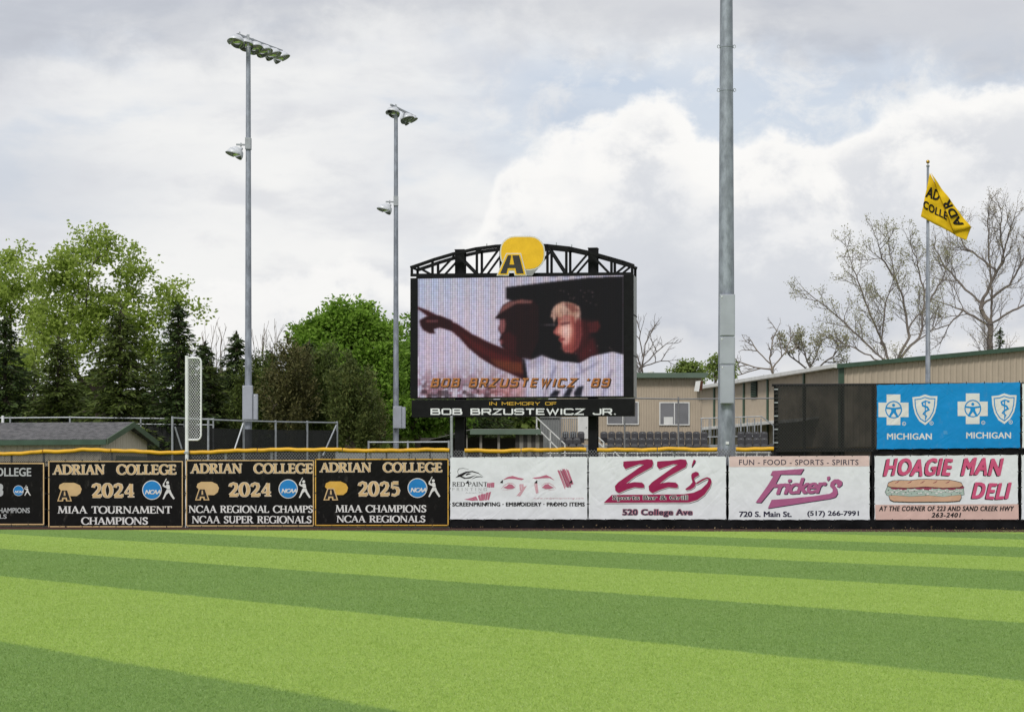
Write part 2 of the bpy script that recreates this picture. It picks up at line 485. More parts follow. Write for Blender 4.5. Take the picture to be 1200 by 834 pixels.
# roman capitals: strokes are (kind, points, serif at start, serif at end); T thick, t thin, c modelled curve
def _stem(x): return ('T', [(x, 0), (x, 1)], 1, 1)
SERIF = {
 'A': (.84, [('t', [(.09, 0), (.43, 1)], 1, 0), ('T', [(.41, 1), (.75, 0)], 0, 1), ('t', [(.22, .36), (.62, .36)], 0, 0)]),
 'C': (.84, [('c', arc(.47, .5, .41, .5, 42, 318, 22), 0, 0), ('t', [(.79, .98), (.79, .70)], 0, 0), ('t', [(.79, .02), (.79, .26)], 0, 0)]),
 'D': (.88, [_stem(.15), ('c', [(.15, .97)] + arc(.38, .5, .42, .47, 90, -90, 16) + [(.15, .03)], 0, 0)]),
 'E': (.68, [_stem(.15), ('t', [(.15, .97), (.58, .97)], 0, 0), ('t', [(.15, .52), (.48, .52)], 0, 0), ('t', [(.15, .03), (.62, .03)], 0, 0),
             ('t', [(.57, 1), (.57, .78)], 0, 0), ('t', [(.48, .62), (.48, .42)], 0, 0), ('t', [(.61, 0), (.61, .24)], 0, 0)]),
 'G': (.90, [('c', arc(.47, .5, .41, .5, 45, 320, 22), 0, 0), ('t', [(.79, .98), (.79, .72)], 0, 0), ('T', [(.78, .02), (.78, .42)], 0, 1)]),
 'H': (.90, [_stem(.16), _stem(.74), ('t', [(.16, .52), (.74, .52)], 0, 0)]),
 'I': (.36, [_stem(.18)]),
 'L': (.66, [_stem(.15), ('t', [(.15, .03), (.60, .03)], 0, 0), ('t', [(.60, 0), (.60, .26)], 0, 0)]),
 'M': (1.10, [('t', [(.12, 0), (.20, 1)], 1, 1), ('T', [(.20, 1), (.53, .06)], 0, 0), ('t', [(.53, .06), (.86, 1)], 0, 0), ('T', [(.86, 1), (.95, 0)], 1, 1)]),
 'N': (.94, [('t', [(.14, 0), (.14, 1)], 1, 1), ('T', [(.14, 1), (.78, .02)], 0, 0), ('t', [(.78, 0), (.78, 1)], 0, 1)]),
 'O': (.94, [('c', arc(.47, .5, .40, .5, 0, 360, 28), 0, 0)]),
 'P': (.68, [_stem(.15), ('c', [(.15, .97)] + arc(.36, .74, .24, .23, 90, -90, 12) + [(.15, .51)], 0, 0)]),
 'R': (.80, [_stem(.15), ('c', [(.15, .97)] + arc(.36, .75, .22, .22, 90, -90, 12) + [(.15, .53)], 0, 0), ('T', [(.36, .52), (.70, 0)], 0, 1)]),
 'S': (.62, [('C', [(.52, .80), (.46, .93), (.30, .98), (.15, .90), (.11, .75), (.20, .60), (.36, .50), (.50, .38), (.53, .22), (.44, .07), (.28, .02), (.14, .08), (.08, .22)], 0, 0),
             ('t', [(.53, .97), (.53, .74)], 0, 0), ('t', [(.08, .03), (.08, .28)], 0, 0)]),
 'T': (.78, [_stem(.39), ('t', [(.05, .97), (.73, .97)], 0, 0), ('t', [(.06, 1), (.06, .76)], 0, 0), ('t', [(.72, 1), (.72, .76)], 0, 0)]),
 'U': (.88, [('T', [(.16, 1), (.16, .40)], 1, 0), ('c', arc(.44, .38, .28, .36, 180, 360, 14), 0, 0), ('t', [(.72, .38), (.72, 1)], 0, 1)]),
 '0': (.70, [('c', arc(.35, .5, .26, .5, 0, 360, 24), 0, 0)]),
 '2': (.70, [('C', [(.12, .72), (.16, .88), (.33, .98), (.50, .90), (.55, .73), (.48, .52), (.30, .28), (.12, .07)], 0, 0), ('T', [(.08, .06), (.62, .06)], 0, 0), ('t', [(.62, 0), (.62, .24)], 0, 0)]),
 '4': (.72, [('t', [(.46, 1), (.06, .28)], 0, 0), ('t', [(.05, .28), (.68, .28)], 0, 0), ('T', [(.47, 0), (.47, 1)], 1, 0)]),
 '5': (.68, [('T', [(.18, .94), (.56, .94)], 0, 0), ('t', [(.16, 1), (.13, .55)], 0, 0), ('C', [(.13, .55), (.30, .62), (.48, .55), (.56, .36), (.50, .14), (.32, .02), (.10, .07)], 0, 0)]),
 '3': (.66, [('C', [(.12, .80), (.20, .94), (.36, .97), (.50, .88), (.50, .68), (.40, .56), (.26, .54)], 0, 0), ('C', [(.26, .54), (.44, .52), (.56, .38), (.54, .16), (.38, .02), (.20, .02), (.08, .12)], 0, 0)]),
 ' ': (.50, []),
}
# square block capitals
def _sq(*pl): return [list(p) for p in pl]
SQUARE = {
 'B': (1.0, _sq([(0, -.04), (0, 1.04)], [(0, .94), (.84, .94), (.90, .88), (.90, .58), (.84, .52), (0, .52)], [(.84, .52), (.98, .44), (.98, .13), (.90, .06), (0, .06)])),
 'O': (1.0, _sq([(.12, .06), (0, .16), (0, .84), (.12, .94), (.88, .94), (1, .84), (1, .16), (.88, .06), (.10, .06)])),
 'R': (1.0, _sq([(0, -.04), (0, 1.04)], [(0, .94), (.88, .94), (.97, .86), (.97, .55), (.88, .45), (0, .45)], [(.60, .45), (1, 0)])),
 'Z': (1.0, _sq([(0, .94), (1, .94), (0, .06), (1, .06)])),
 'U': (1.0, _sq([(0, 1), (0, .16), (.12, .06), (.88, .06), (1, .16), (1, 1)])),
 'S': (1.0, _sq([(.98, .78), (.98, .86), (.9, .94), (.1, .94), (0, .85), (0, .62), (.1, .53), (.9, .53), (1, .44), (1, .15), (.9, .06), (.1, .06), (0, .14), (0, .24)])),
 'T': (1.0, _sq([(0, .94), (1, .94)], [(.5, .94), (.5, 0)])),
 'E': (.92, _sq([(0, 1.04), (0, -.04)], [(0, .94), (.92, .94)], [(0, .5), (.85, .5)], [(0, .06), (.92, .06)])),
 'W': (1.35, _sq([(0, 1), (.35, .04), (.675, .88), (1.0, .04), (1.35, 1)])),
 'I': (.12, _sq([(.06, 0), (.06, 1)])),
 'C': (1.0, _sq([(1, .76), (1, .84), (.88, .94), (.12, .94), (0, .84), (0, .16), (.12, .06), (.88, .06), (1, .16), (1, .24)])),
 'J': (.85, _sq([(.85, 1), (.85, .16), (.73, .06), (.12, .06), (0, .16), (0, .30)])),
 'N': (1.0, _sq([(0, 0), (0, .98), (1, .02), (1, 1)])),
 'M': (1.15, _sq([(0, 0), (0, .98), (.575, .35), (1.15, .98), (1.15, 0)])),
 'Y': (1.0, _sq([(0, 1), (.5, .48), (1, 1)], [(.5, .48), (.5, 0)])),
 'F': (.92, _sq([(0, -.04), (0, 1.04)], [(0, .94), (.92, .94)], [(0, .48), (.82, .48)])),
 '8': (1.0, _sq([(.12, .52), (.04, .60), (.04, .86), (.12, .94), (.88, .94), (.96, .86), (.96, .60), (.88, .52), (.12, .52), (0, .44), (0, .14), (.12, .06), (.88, .06), (1, .14), (1, .44), (.88, .52)])),
 '9': (1.0, _sq([(.03, .2), (.03, .14), (.12, .06), (.88, .06), (1, .16), (1, .84), (.88, .94), (.12, .94), (0, .84), (0, .56), (.12, .46), (1, .46)])),
 "'": (.2, _sq([(.12, 1), (.05, .72)])),
 '.': (.16, _sq([(.08, 0), (.08, .17)])),
 ' ': (.55, []),
}
def strip(pts, widths):
    """outline quads of a stroked polyline, mitred: (points, faces)"""
    p = [np.array(a, float) for a in pts]
    n = len(p); L = []; Rr = []
    closed = n > 3 and np.linalg.norm(p[0] - p[-1]) < 1e-6
    for k in range(n):
        a = p[k - 1] if k > 0 else (p[-2] if closed else None)
        b = p[k + 1] if k < n - 1 else (p[1] if closed else None)
        d1 = (p[k] - a) / (np.linalg.norm(p[k] - a) + 1e-9) if a is not None else None
        d2 = (b - p[k]) / (np.linalg.norm(b - p[k]) + 1e-9) if b is not None else None
        if d1 is None: d1 = d2
        if d2 is None: d2 = d1
        n1 = np.array((-d1[1], d1[0])); n2 = np.array((-d2[1], d2[0]))
        mv = n1 + n2; ml = np.linalg.norm(mv)
        if ml < 0.3: mv = n1
        else:
            mv = mv / ml; mv = mv / max(0.45, mv @ n1)
        L.append(p[k] + mv * widths[k] / 2); Rr.append(p[k] - mv * widths[k] / 2)
    V = L + Rr
    return V, [(k, k + 1, n + k + 1, n + k) for k in range(n - 1)]
def serif(s, thick=.17, thin=.075, grow=0.0, space=.05):
    V = []; Fc = []; D = []; x = 0.0; step = 0
    for ch in s:
        w, strokes = SERIF[ch]
        for kind, pts, s0, s1 in strokes:
            pts = [(a + x, b) for a, b in pts]
            pp = [np.array(a) for a in pts]
            wd = []
            for k in range(len(pp)):
                d = pp[min(k + 1, len(pp) - 1)] - pp[max(k - 1, 0)]
                d = d / (np.linalg.norm(d) + 1e-9)
                if kind == 'T': b = thick
                elif kind == 't': b = thin
                elif kind == 'C': b = thin + (thick - thin) * min(1, abs(d[1]) * .6 + .45 * max(0, -d[0] * d[1]) + .25)
                else: b = thin + (thick * 1.08 - thin) * abs(d[1]) ** 1.4
                wd.append(b + grow)
            jobs = [(pp, wd)]
            for fl, q in ((s0, pp[0]), (s1, pp[-1])):
                if fl:
                    yy = min(max(q[1], .025), .975)
                    hw = (thick if kind == 'T' else thin) / 2 + .085 + grow / 2
                    jobs.append(([np.array((q[0] - hw, yy)), np.array((q[0] + hw, yy))], [.055 + grow] * 2))
            for P_, w_ in jobs:
                v, f = strip(P_, w_)
                i = len(V); V += v; Fc += [tuple(i + k for k in q) for q in f]; D += [step] * len(v); step += 1
        x += w + space
        step = step % 40
    return np.array(V), Fc, D
def square(s, wd=.17, shear=0.0, space=.30, grow=0.0, xs=1.0):
    V = []; Fc = []; D = []; x = 0.0; step = 0
    for ch in s:
        w, lines = SQUARE[ch]
        for pl in lines:
            v, f = strip([(a * xs + x, b) for a, b in pl], [wd + grow] * len(pl))
            i = len(V); V += v; Fc += [tuple(i + k for k in q) for q in f]; D += [step] * len(v); step += 1
        x += w * xs + space; step %= 40
    V = np.array(V)
    V[:, 0] += shear * V[:, 1]
    return V, Fc, D

class Print:
    """flat print on a sheet. cmap(cx, cy, off) maps crop coordinates to the sheet."""
    def __init__(self, cmap, layer=1):
        self.c = cmap; self.l = layer; self.mb = MB(); self.k = 0; self.words = []
    def off(self, extra=0.0):
        return 0.004 * self.l + extra
    def poly(self, pts, dx=0, dy=0, extra=None):
        """filled simple polygon (may be concave)"""
        e = 0.00012 * (self.k % 30) if extra is None else extra; self.k += 1
        tris = tessellate_polygon([[Vector((x, y, 0)) for x, y in pts]])
        i = len(self.mb.v)
        self.mb.v += [tuple(self.c(x + dx, y + dy, self.off(e))) for x, y in pts]
        self.mb.f += [tuple(i + k for k in t) for t in tris]
        return self
    def line(self, pts, w, dx=0, dy=0):
        e = 0.00012 * (self.k % 30); self.k += 1
        w = [w] * len(pts) if np.isscalar(w) else w
        v, f = strip(pts, w)
        i = len(self.mb.v)
        self.mb.v += [tuple(self.c(a + dx, b + dy, self.off(e))) for a, b in v]
        self.mb.f += [tuple(i + k for k in q) for q in f]
        return self
    def ell(self, cx, cy, rx, ry, n=28, a0=0, a1=360):
        return self.poly(arc(cx, cy, rx, ry, a0, a1, n)[:-1] if a1 - a0 == 360 else arc(cx, cy, rx, ry, a0, a1, n))
    def text(self, glyphs, box, dx=0, dy=0, ref=None, fn=None, gap=.21):
        """glyph mesh fitted to box (left, top, right, bottom); ref = mesh whose bounds are fitted instead"""
        V, Fc, D = glyphs
        RV = V if ref is None else ref[0]
        x0, y0 = RV.min(0); x1, y1 = RV.max(0)
        l, t, r, b = box
        i = len(self.mb.v)
        for k, (x, y) in enumerate(V):
            u = l + (x - x0) / (x1 - x0) * (r - l); v = b - (y - y0) / (y1 - y0) * (b - t)
            if fn: u, v = fn(u, v)
            e = 0.00012 * D[k] if D is not None else 0.0
            self.mb.v.append(tuple(self.c(u + dx, v + dy, self.off(e))))
        self.mb.f += [tuple(i + k for k in f) for f in Fc]
        # which faces belong to which word: a wide gap along the line starts a new one
        h = y1 - y0
        iv = sorted((min(V[k][0] for k in f), max(V[k][0] for k in f), n) for n, f in enumerate(Fc))
        end = None; w = []
        f0 = len(self.mb.f) - len(Fc)
        for a, b, n in iv:
            if end is not None and a - end > gap * h:
                self.words.append(w); w = []; end = b
            w.append(f0 + n); end = b if end is None else max(end, b)
        self.words.append(w)
        return self
    def build(self, name, mat, parent):
        if len(self.words) < 2:
            return self.mb.build(name, mat, parent)
        used = set(f for w in self.words for f in w)
        rest = [k for k in range(len(self.mb.f)) if k not in used]
        o = None
        for w in self.words + ([rest] if rest else []):
            m_ = MB(); ids = {}
            for k in w:
                f = []
                for v in self.mb.f[k]:
                    if v not in ids:
                        ids[v] = len(m_.v); m_.v.append(self.mb.v[v])
                    f.append(ids[v])
                m_.f.append(tuple(f))
            o = m_.build(name, mat, parent)
        return o

def fence_crop(px0, py0, sc, base=0.0):
    return lambda cx, cy, off: FP(px0 + cx / sc, py0 + cy / sc, base + off)

# ------------------------------------------------------------------ ground
def stripe_mask(q, pos):
    """1 on the lighter mown stripes of the artificial turf, 0 on the darker ones"""
    x, y, z = q.sep(pos)
    edge_n = q.mul(q.sub(q.noise(pos, 2.0, 4, 0.6), 0.5), 0.24)
    edge_f = q.mul(q.sub(q.noise(pos, 14.0, 3, 0.6), 0.5), 0.16)
    s = q.add(q.add(q.add(q.mul(x, 0.821), q.mul(y, 0.571)), edge_n), edge_f)
    fr = q.m('MODULO', q.add(q.mul(q.sub(s, 6.84), 1 / 9.56), 40.0), 1.0)
    m_ = q.m('SUBTRACT', q.smooth(fr, -0.008, 0.008), q.smooth(fr, 0.492, 0.508))
    return q.add(m_, q.smooth(fr, 0.992, 1.008))
def turf_material():
    m = bpy.data.materials.new('striped_artificial_turf'); m.use_nodes = True
    t = m.node_tree; t.nodes.clear(); q = NG(t)
    pos = q.node('ShaderNodeNewGeometry').outputs['Position']
    lightm = stripe_mask(q, pos)
    fine = q.noise(q.vscale(pos, (1, 0.16, 1)), 16.0, 6, 0.8)
    blades = q.noise(q.vscale(pos, (1, 0.14, 1)), 42.0, 3, 0.8)
    mid = q.noise(q.vscale(pos, (1, 0.35, 1)), 2.5, 6, 0.7)
    big = q.noise(pos, 0.25, 4, 0.6)
    c = q.mix(lightm, q.mix(q.smooth(fine, 0.25, 0.75), (0.150, 0.265, 0.052), (0.212, 0.335, 0.076)),
              q.mix(q.smooth(fine, 0.25, 0.75), (0.245, 0.385, 0.055), (0.350, 0.485, 0.092)))
    c = q.mix(q.mul(q.smooth(blades, 0.42, 0.66), 0.6), c, q.mix(lightm, (0.090, 0.190, 0.030), (0.190, 0.325, 0.040)))
    c = q.mix(q.mul(q.smooth(blades, 0.56, 0.74), 0.5), c, q.mix(lightm, (0.21, 0.33, 0.14), (0.45, 0.56, 0.20)))
    c = q.mix(q.mul(q.smooth(mid, 0.45, 0.75), 0.28), c, q.mix(lightm, (0.085, 0.165, 0.035), (0.19, 0.32, 0.05)))
    c = q.mix(q.mul(q.smooth(big, 0.4, 0.7), 0.10), c, (0.26, 0.33, 0.08))
    p = q.node('ShaderNodeBsdfPrincipled'); q.link(c, p.inputs['Base Color'])
    p.inputs['Roughness'].default_value = 0.8; p.inputs['Specular IOR Level'].default_value = 0.15
    b = q.node('ShaderNodeBump'); b.inputs['Strength'].default_value = 0.5; b.inputs['Distance'].default_value = 0.03
    q.link(q.add(q.mul(fine, 0.6), q.mul(blades, 0.5)), b.inputs['Height']); q.link(b.outputs[0], p.inputs['Normal'])
    o = q.node('ShaderNodeOutputMaterial'); q.link(p.outputs[0], o.inputs[0])
    return m
def blade_material():
    m = bpy.data.materials.new('turf_fibres'); m.use_nodes = True
    t = m.node_tree; t.nodes.clear(); q = NG(t)
    geo = q.node('ShaderNodeNewGeometry')
    pos = geo.outputs['Position']
    x, y, z = q.sep(pos)
    lightm = stripe_mask(q, q.comb(x, y, 0.0))
    r = geo.outputs['Random Per Island']
    c = q.mix(lightm, q.ramp(r, [(0, (0.200, 0.318, 0.078)), (.6, (0.255, 0.378, 0.110)), (1, (0.34, 0.46, 0.19))]),
              q.ramp(r, [(0, (0.300, 0.425, 0.090)), (.6, (0.380, 0.505, 0.128)), (1, (0.49, 0.60, 0.24))]))
    lay = q.noise(q.vscale(q.comb(x, y, 0.0), (1, .5, 1)), 1.1, 5, .65)
    c = q.mix(q.mul(q.smooth(lay, .42, .72), .30), c, q.mix(lightm, (0.160, 0.280, 0.055), (0.270, 0.400, 0.070)))
    c = q.mix(q.mul(q.smooth(q.noise(q.comb(x, y, 0.0), .22, 4, .6), .45, .72), .22), c, q.mix(lightm, (0.235, 0.340, 0.115), (0.420, 0.520, 0.150)))
    d = q.node('ShaderNodeBsdfPrincipled'); q.link(c, d.inputs['Base Color']); d.inputs['Roughness'].default_value = .7; d.inputs['Specular IOR Level'].default_value = .2
    tr = q.node('ShaderNodeBsdfTranslucent'); q.link(c, tr.inputs['Color'])
    mx = q.node('ShaderNodeMixShader'); mx.inputs[0].default_value = .3
    q.link(d.outputs[0], mx.inputs[1]); q.link(tr.outputs[0], mx.inputs[2])
    q.link(mx.outputs[0], q.node('ShaderNodeOutputMaterial').inputs[0])
    return m
turf = turf_material()
rubber = mk('red_brown_rubber_track', (0.060, 0.026, 0.020), 0.9, 0.0, 0.3, 3, 0.4, 60, spec=0.2)
rough_ground = mk('worn_grass_and_gravel', (0.10, 0.115, 0.055), 0.95, 0.0, 0.35, 0.15, 0.3, 8)

def sheet(name, pts, mat, z):
    mb = MB(); mb.poly([(x, y, z) for x, y in pts])
    o = mb.build(name, mat); o['kind'] = 'structure'
    return o
sheet('ground', [(-3000, -800), (3000, -800), (3000, 5000), (-3000, 5000)], rough_ground, -0.012)
def fl(px, off):
    p = FZ(px, 0, off); return (p[0], p[1])
A0 = P0 - FU * 60; A1 = P1 + FU * 60
def fo(P, off): return (P[0] + FN[0] * off, P[1] + FN[1] * off)
sheet('warning_track', [fo(A0, 6.0), fo(A1, 6.0), fo(A1, -1.2), fo(A0, -1.2)], rubber, -0.006)
TE = 3.6
sheet('turf', [(-70, -40), (70, -40), fo(A1, TE), fo(A0, TE)], turf, 0.0)

def turf_blades(n=1150000):
    """standing fibres on the near part of the field, where the photograph resolves them"""
    rs = np.random.RandomState(8)
    u = rs.rand(n)
    y = 10.5 * (63.0 / 10.5) ** u                                  # thinning out with distance
    keep = rs.rand(n) < np.clip((63.0 - y) / 22.0, 0, 1) ** .7
    y = y[keep]; n = len(y)
    x = (rs.rand(n) - .5) * (y * .56 + 3.0)
    h = (.007 + .009 * rs.rand(n)) * (y / 14) ** .1; w = (.0015 + .0016 * rs.rand(n)) * (y / 12) ** .9
    a = rs.rand(n) * 6.283; ln = rs.normal(size=(n, 2)) * .55 * h[:, None]
    b = np.stack([x, y, np.full(n, .001)], 1)
    s = np.stack([np.cos(a) * w, np.sin(a) * w, np.zeros(n)], 1)
    tip = b + np.stack([ln[:, 0], ln[:, 1], h], 1)
    V = np.stack([b - s, b + s, tip], 1).reshape(-1, 3)
    me = bpy.data.meshes.new('turf_fibres')
    me.vertices.add(len(V)); me.vertices.foreach_set('co', V.astype(np.float32).ravel())
    me.loops.add(3 * n); me.loops.foreach_set('vertex_index', np.arange(3 * n, dtype=np.int32))
    me.polygons.add(n); me.polygons.foreach_set('loop_start', np.arange(n, dtype=np.int32) * 3)
    me.update(calc_edges=True); me.materials.append(blade_material())
    o = link_mesh('turf_fibres', me)
    tag(o, 'short standing artificial grass fibres on the near field', 'grass', None, 'stuff')
turf_blades()

# ------------------------------------------------------------------ outfield fence
BO = -0.22                                        # fence fabric stands this far behind the banner plane
fence = empty('outfield_fence', FZ(600, 0, BO), 'low black outfield fence with yellow corrugated top cap behind the sponsor banners', 'fence')
chain_black = mk_chain('black_chain_link_with_cloth', (0.03, 0.03, 0.032), 0.06, 0.16, 0.93, (0.010, 0.010, 0.011))
chain_open = mk_chain('open_grey_chain_link', (0.16, 0.16, 0.165), 0.09, 0.12)
chain_dim = mk_chain('grey_chain_link_part_cloth', (0.05, 0.05, 0.052), 0.06, 0.16, 0.55, (0.010, 0.010, 0.011))
cap_path = [(-260, 530.5), (0, 531.5), (30, 530.5), (48, 529), (70, 528.5), (95, 526.8), (128, 527.3), (160, 529), (190, 530), (217, 530.2), (260, 528.6), (300, 527),
            (340, 526.6), (400, 526.8), (436, 528), (480, 527), (527, 526.8), (543, 527.5), (580, 528.2), (620, 527.2), (660, 526.4), (690, 526.6), (740, 527), (790, 525.8), (845, 526.8), (862, 526), (910, 526), (1027, 525.8), (1200, 525), (1460, 523)]
capx = [p[0] for p in cap_path]; capy = [p[1] for p in cap_path]
def cap_y(px): return float(np.interp(px, capx, capy))
breaks = [-260, -100, 48, 128, 217, 300, 400, 526, None, 543, 610, 687, None, 699, 770, 841, None, 862, 908, 980, 1060, 1140, 1220, 1340, 1460]
prev = None
for bx_ in breaks:
    if bx_ is None: prev = None; continue
    if prev is not None:
        n = max(6, int((bx_ - prev) / 4))
        path = []; rad = []
        for k in range(n * 3 + 1):
            px = prev + 0.5 + (bx_ - prev - 1) * k / (n * 3)
            yy = cap_y(px) + 0.35 * math.sin(px * 0.11) + 0.2 * math.sin(px * .31 + 1)
            q = FP(px, yy, BO)
            path.append(q); rad.append(0.064 + (0.004 if k % 2 else 0.0))
        MB().tube(path, rad, 10).build('top_cap', yellow_cap, fence, smooth=True)
    prev = bx_
post_px = [-200, -130, -60, 10, 48, 128, 216, 262, 316, 372, 432, 480, 526, 543, 600, 655, 735, 790, 905, 965, 1027, 1090, 1150, 1200, 1280, 1360, 1440]
for px in post_px:
    z1 = CH + (HOR - cap_y(px)) / fence_s(px) - 0.03
    MB().tube([FZ(px, 0, BO - 0.07), FZ(px, z1, BO - 0.07)], 0.038, 8).build('post', galv_post if px < 900 else black_steel, fence, smooth=True)
for a, b in zip(post_px[:-1], post_px[1:]):
    za = CH + (HOR - cap_y(a)) / fence_s(a); zb = CH + (HOR - cap_y(b)) / fence_s(b)
    # cloth up to just below the banners' tops, open wire above it
    zc = 1.98
    MB().poly([FZ(a, 0.03, BO), FZ(b, 0.03, BO), FZ(b, zc, BO), FZ(a, zc, BO)]).build('cloth_panel', black_cloth, fence)
    up = chain_dim if a < 216 else (chain_black if a >= 900 else chain_open)
    MB().poly([FZ(a, zc, BO), FZ(b, zc, BO), FZ(b, zb, BO), FZ(a, za, BO)]).build('wire_panel', up, fence)
rail_brk = [-200, 48, 216, 372, 526]
for a, b in zip(rail_brk[:-1], rail_brk[1:]):
    MB().tube([FZ(a, 2.1, BO - 0.035), FZ(b, 2.1, BO - 0.035)], 0.02, 6).build('mid_rail', black_steel, fence, smooth=True)
tp = MB().tube([FZ(528.2, 0, 0.02 + BO), FP(528.2, 489, 0.02 + BO)], 0.042, 8).build('tall_post', galv_post, fence, smooth=True)
MB().lathe(FP(528.2, 489, 0.02 + BO), (0, 0, 1), [(0, 0.05), (0.05, 0.045), (0.07, 0.0)], 8).build('post_cap', galv_post, tp, smooth=True)
# kick strip along the foot of the fence under the white banners
MB().hexa([FZ(526.5, 0.0, -0.04), FZ(1460, 0.0, -0.04), FZ(1460, 0.0, -0.07), FZ(526.5, 0.0, -0.07)],
          [FZ(526.5, 0.33, -0.04), FZ(1460, 0.33, -0.04), FZ(1460, 0.33, -0.07), FZ(526.5, 0.33, -0.07)]).build('kick_strip', black_cloth, fence)

# ------------------------------------------------------------------ banners
v_black = mk_vinyl('black_banner_vinyl', (0.007, 0.0065, 0.0065), 0.45)
v_white = mk_vinyl('white_banner_vinyl', (0.715, 0.735, 0.765), 0.5)
v_blue = mk_vinyl('cyan_blue_banner_vinyl', (0.000, 0.225, 0.560), 0.45)
v_tan = mk_vinyl('faded_gold_print', (0.58, 0.40, 0.20), 0.5)
v_gold = mk_vinyl('gold_print', (0.62, 0.36, 0.06), 0.5)
v_paleprint = mk_vinyl('white_print', (0.66, 0.65, 0.64), 0.5)
v_cream = mk_vinyl('cream_outline_print', (0.68, 0.60, 0.50), 0.5)
v_grey = mk_vinyl('pale_grey_print', (0.42, 0.43, 0.44), 0.5)
v_ncaa = mk_vinyl('mid_blue_print', (0.012, 0.200, 0.520), 0.5)
v_maroon = mk_vinyl('maroon_print', (0.290, 0.008, 0.070), 0.5)
v_navy = mk_vinyl('dark_navy_print', (0.030, 0.028, 0.055), 0.5)
v_mauve = mk_vinyl('mauve_print', (0.380, 0.105, 0.230), 0.5)
v_pinkband = mk_vinyl('pale_pink_print', (0.66, 0.50, 0.47), 0.5)
v_pinkband2 = mk_vinyl('pale_peach_print', (0.62, 0.43, 0.38), 0.5)
v_pink = mk_vinyl('rose_pink_print', (0.57, 0.085, 0.190), 0.5)
v_rose = mk_vinyl('faded_rose_print', (0.46, 0.14, 0.21), 0.5)
v_rose2 = mk_vinyl('pale_rose_print', (0.58, 0.33, 0.38), 0.5)
v_black_ink = mk_vinyl('black_print', (0.022, 0.020, 0.022), 0.5)
v_bread = mk_vinyl('bread_tan_print', (0.58, 0.36, 0.24), 0.5)
v_lettuce = mk_vinyl('pale_green_print', (0.38, 0.47, 0.42), 0.5)
v_meat = mk_vinyl('dark_rose_print', (0.26, 0.035, 0.075), 0.5)
tie_mat = mk('black_cable_tie', (0.02, 0.02, 0.02), 0.5)
brass = mk('dull_brass_grommet', (0.38, 0.30, 0.16), 0.45, 0.6)

def banner(px0, px1, yt, yb, mat, label, ties=True, base=0.0, group=None, seed=1):
    """vinyl sheet with slack edges between the ties"""
    rnd = random.Random(seed)
    W_ = (px1 - px0) / fence_s((px0 + px1) / 2)
    nx, nz = 64, 28
    mb = MB()
    ph = rnd.random() * 6
    nt = 8
    for j in range(nz + 1):
        for i in range(nx + 1):
            u = i / nx; v = j / nz
            px = px0 + (px1 - px0) * u
            yT = (yt[0] + (yt[1] - yt[0]) * u) + 0.5 * abs(math.sin(math.pi * u * nt))
            yB = (yb[0] + (yb[1] - yb[0]) * u) - 0.55 * abs(math.sin(math.pi * u * nt + 0.3))
            px += 0.5 * abs(math.sin(math.pi * v * 4)) * ((1 - u) ** 8 - u ** 8)
            bulge = 0.012 * math.sin(math.pi * u) * math.sin(math.pi * v) * 0
            mb.v.append(tuple(FP(px, yT + (yB - yT) * v, base + bulge)))
    for j in range(nz):
        for i in range(nx):
            a = j * (nx + 1) + i
            mb.f.append((a, a + nx + 1, a + nx + 2, a + 1))
    o = mb.build('banner', mat, None, True, FZ((px0 + px1) / 2, 0, base))
    tag(o, label, 'banner', group)
    if ties:
        for u in [k / nt for k in range(nt + 1)]:
            for yy, sg in ((yt, -1), (yb, 1)):
                px = px0 + (px1 - px0) * min(max(u, 0.006), 0.994); y = yy[0] + (yy[1] - yy[0]) * u
                MB().obox(FP(px, y + sg * 0.35, base + 0.006), (FU[0], FU[1], 0), (0, 0, 1), (FN[0], FN[1], 0), 0.012, 0.032, 0.006).build('tie', tie_mat, o)
        for v in (0.25, 0.5, 0.75):
            for px, sg in ((px0, -1), (px1, 1)):
                y = yt[0] + (yb[0] - yt[0]) * v
                MB().obox(FP(px + sg * 0.3, y, base + 0.006), (FU[0], FU[1], 0), (0, 0, 1), (FN[0], FN[1], 0), 0.032, 0.012, 0.006).build('tie', tie_mat, o)
    return o

def frame_print(cm, x0, y0, x1, y1, w, mat, par, name='border'):
    p = Print(cm, 1)
    p.poly([(x0, y0), (x1, y0), (x1, y0 + w), (x0, y0 + w)]).poly([(x0, y1 - w), (x1, y1 - w), (x1, y1), (x0, y1)])
    p.poly([(x0, y0 + w), (x0 + w, y0 + w), (x0 + w, y1 - w), (x0, y1 - w)]).poly([(x1 - w, y0 + w), (x1, y0 + w), (x1, y1 - w), (x1 - w, y1 - w)])
    p.build(name, mat, par)

def letter_A(cm, x0, y0, x1, y1, layer, m_line, m_fill, par):
    """the block letter A with a light outline"""
    def T(pts): return [(x0 + (x1 - x0) * a, y0 + (y1 - y0) * b) for a, b in pts]
    p = Print(cm, layer)
    p.poly(T([(.27, 0), (.73, 0), (1, 1), (.60, 1), (.57, .80), (.43, .80), (.40, 1), (0, 1)]))
    p.build('letter_outline', m_line, par)
    p = Print(cm, layer + 1)
    p.poly(T([(.33, .08), (.47, .08), (.44, .52), (.44, .68), (.34, .68), (.31, .91), (.10, .91)]))
    p.poly(T([(.53, .08), (.67, .08), (.90, .91), (.69, .91), (.66, .68), (.44, .68), (.44, .52), (.58, .52)]))
    p.poly(T([(.47, .08), (.53, .08), (.515, .18), (.485, .18)]))
    p.build('letter_face', m_fill, par)

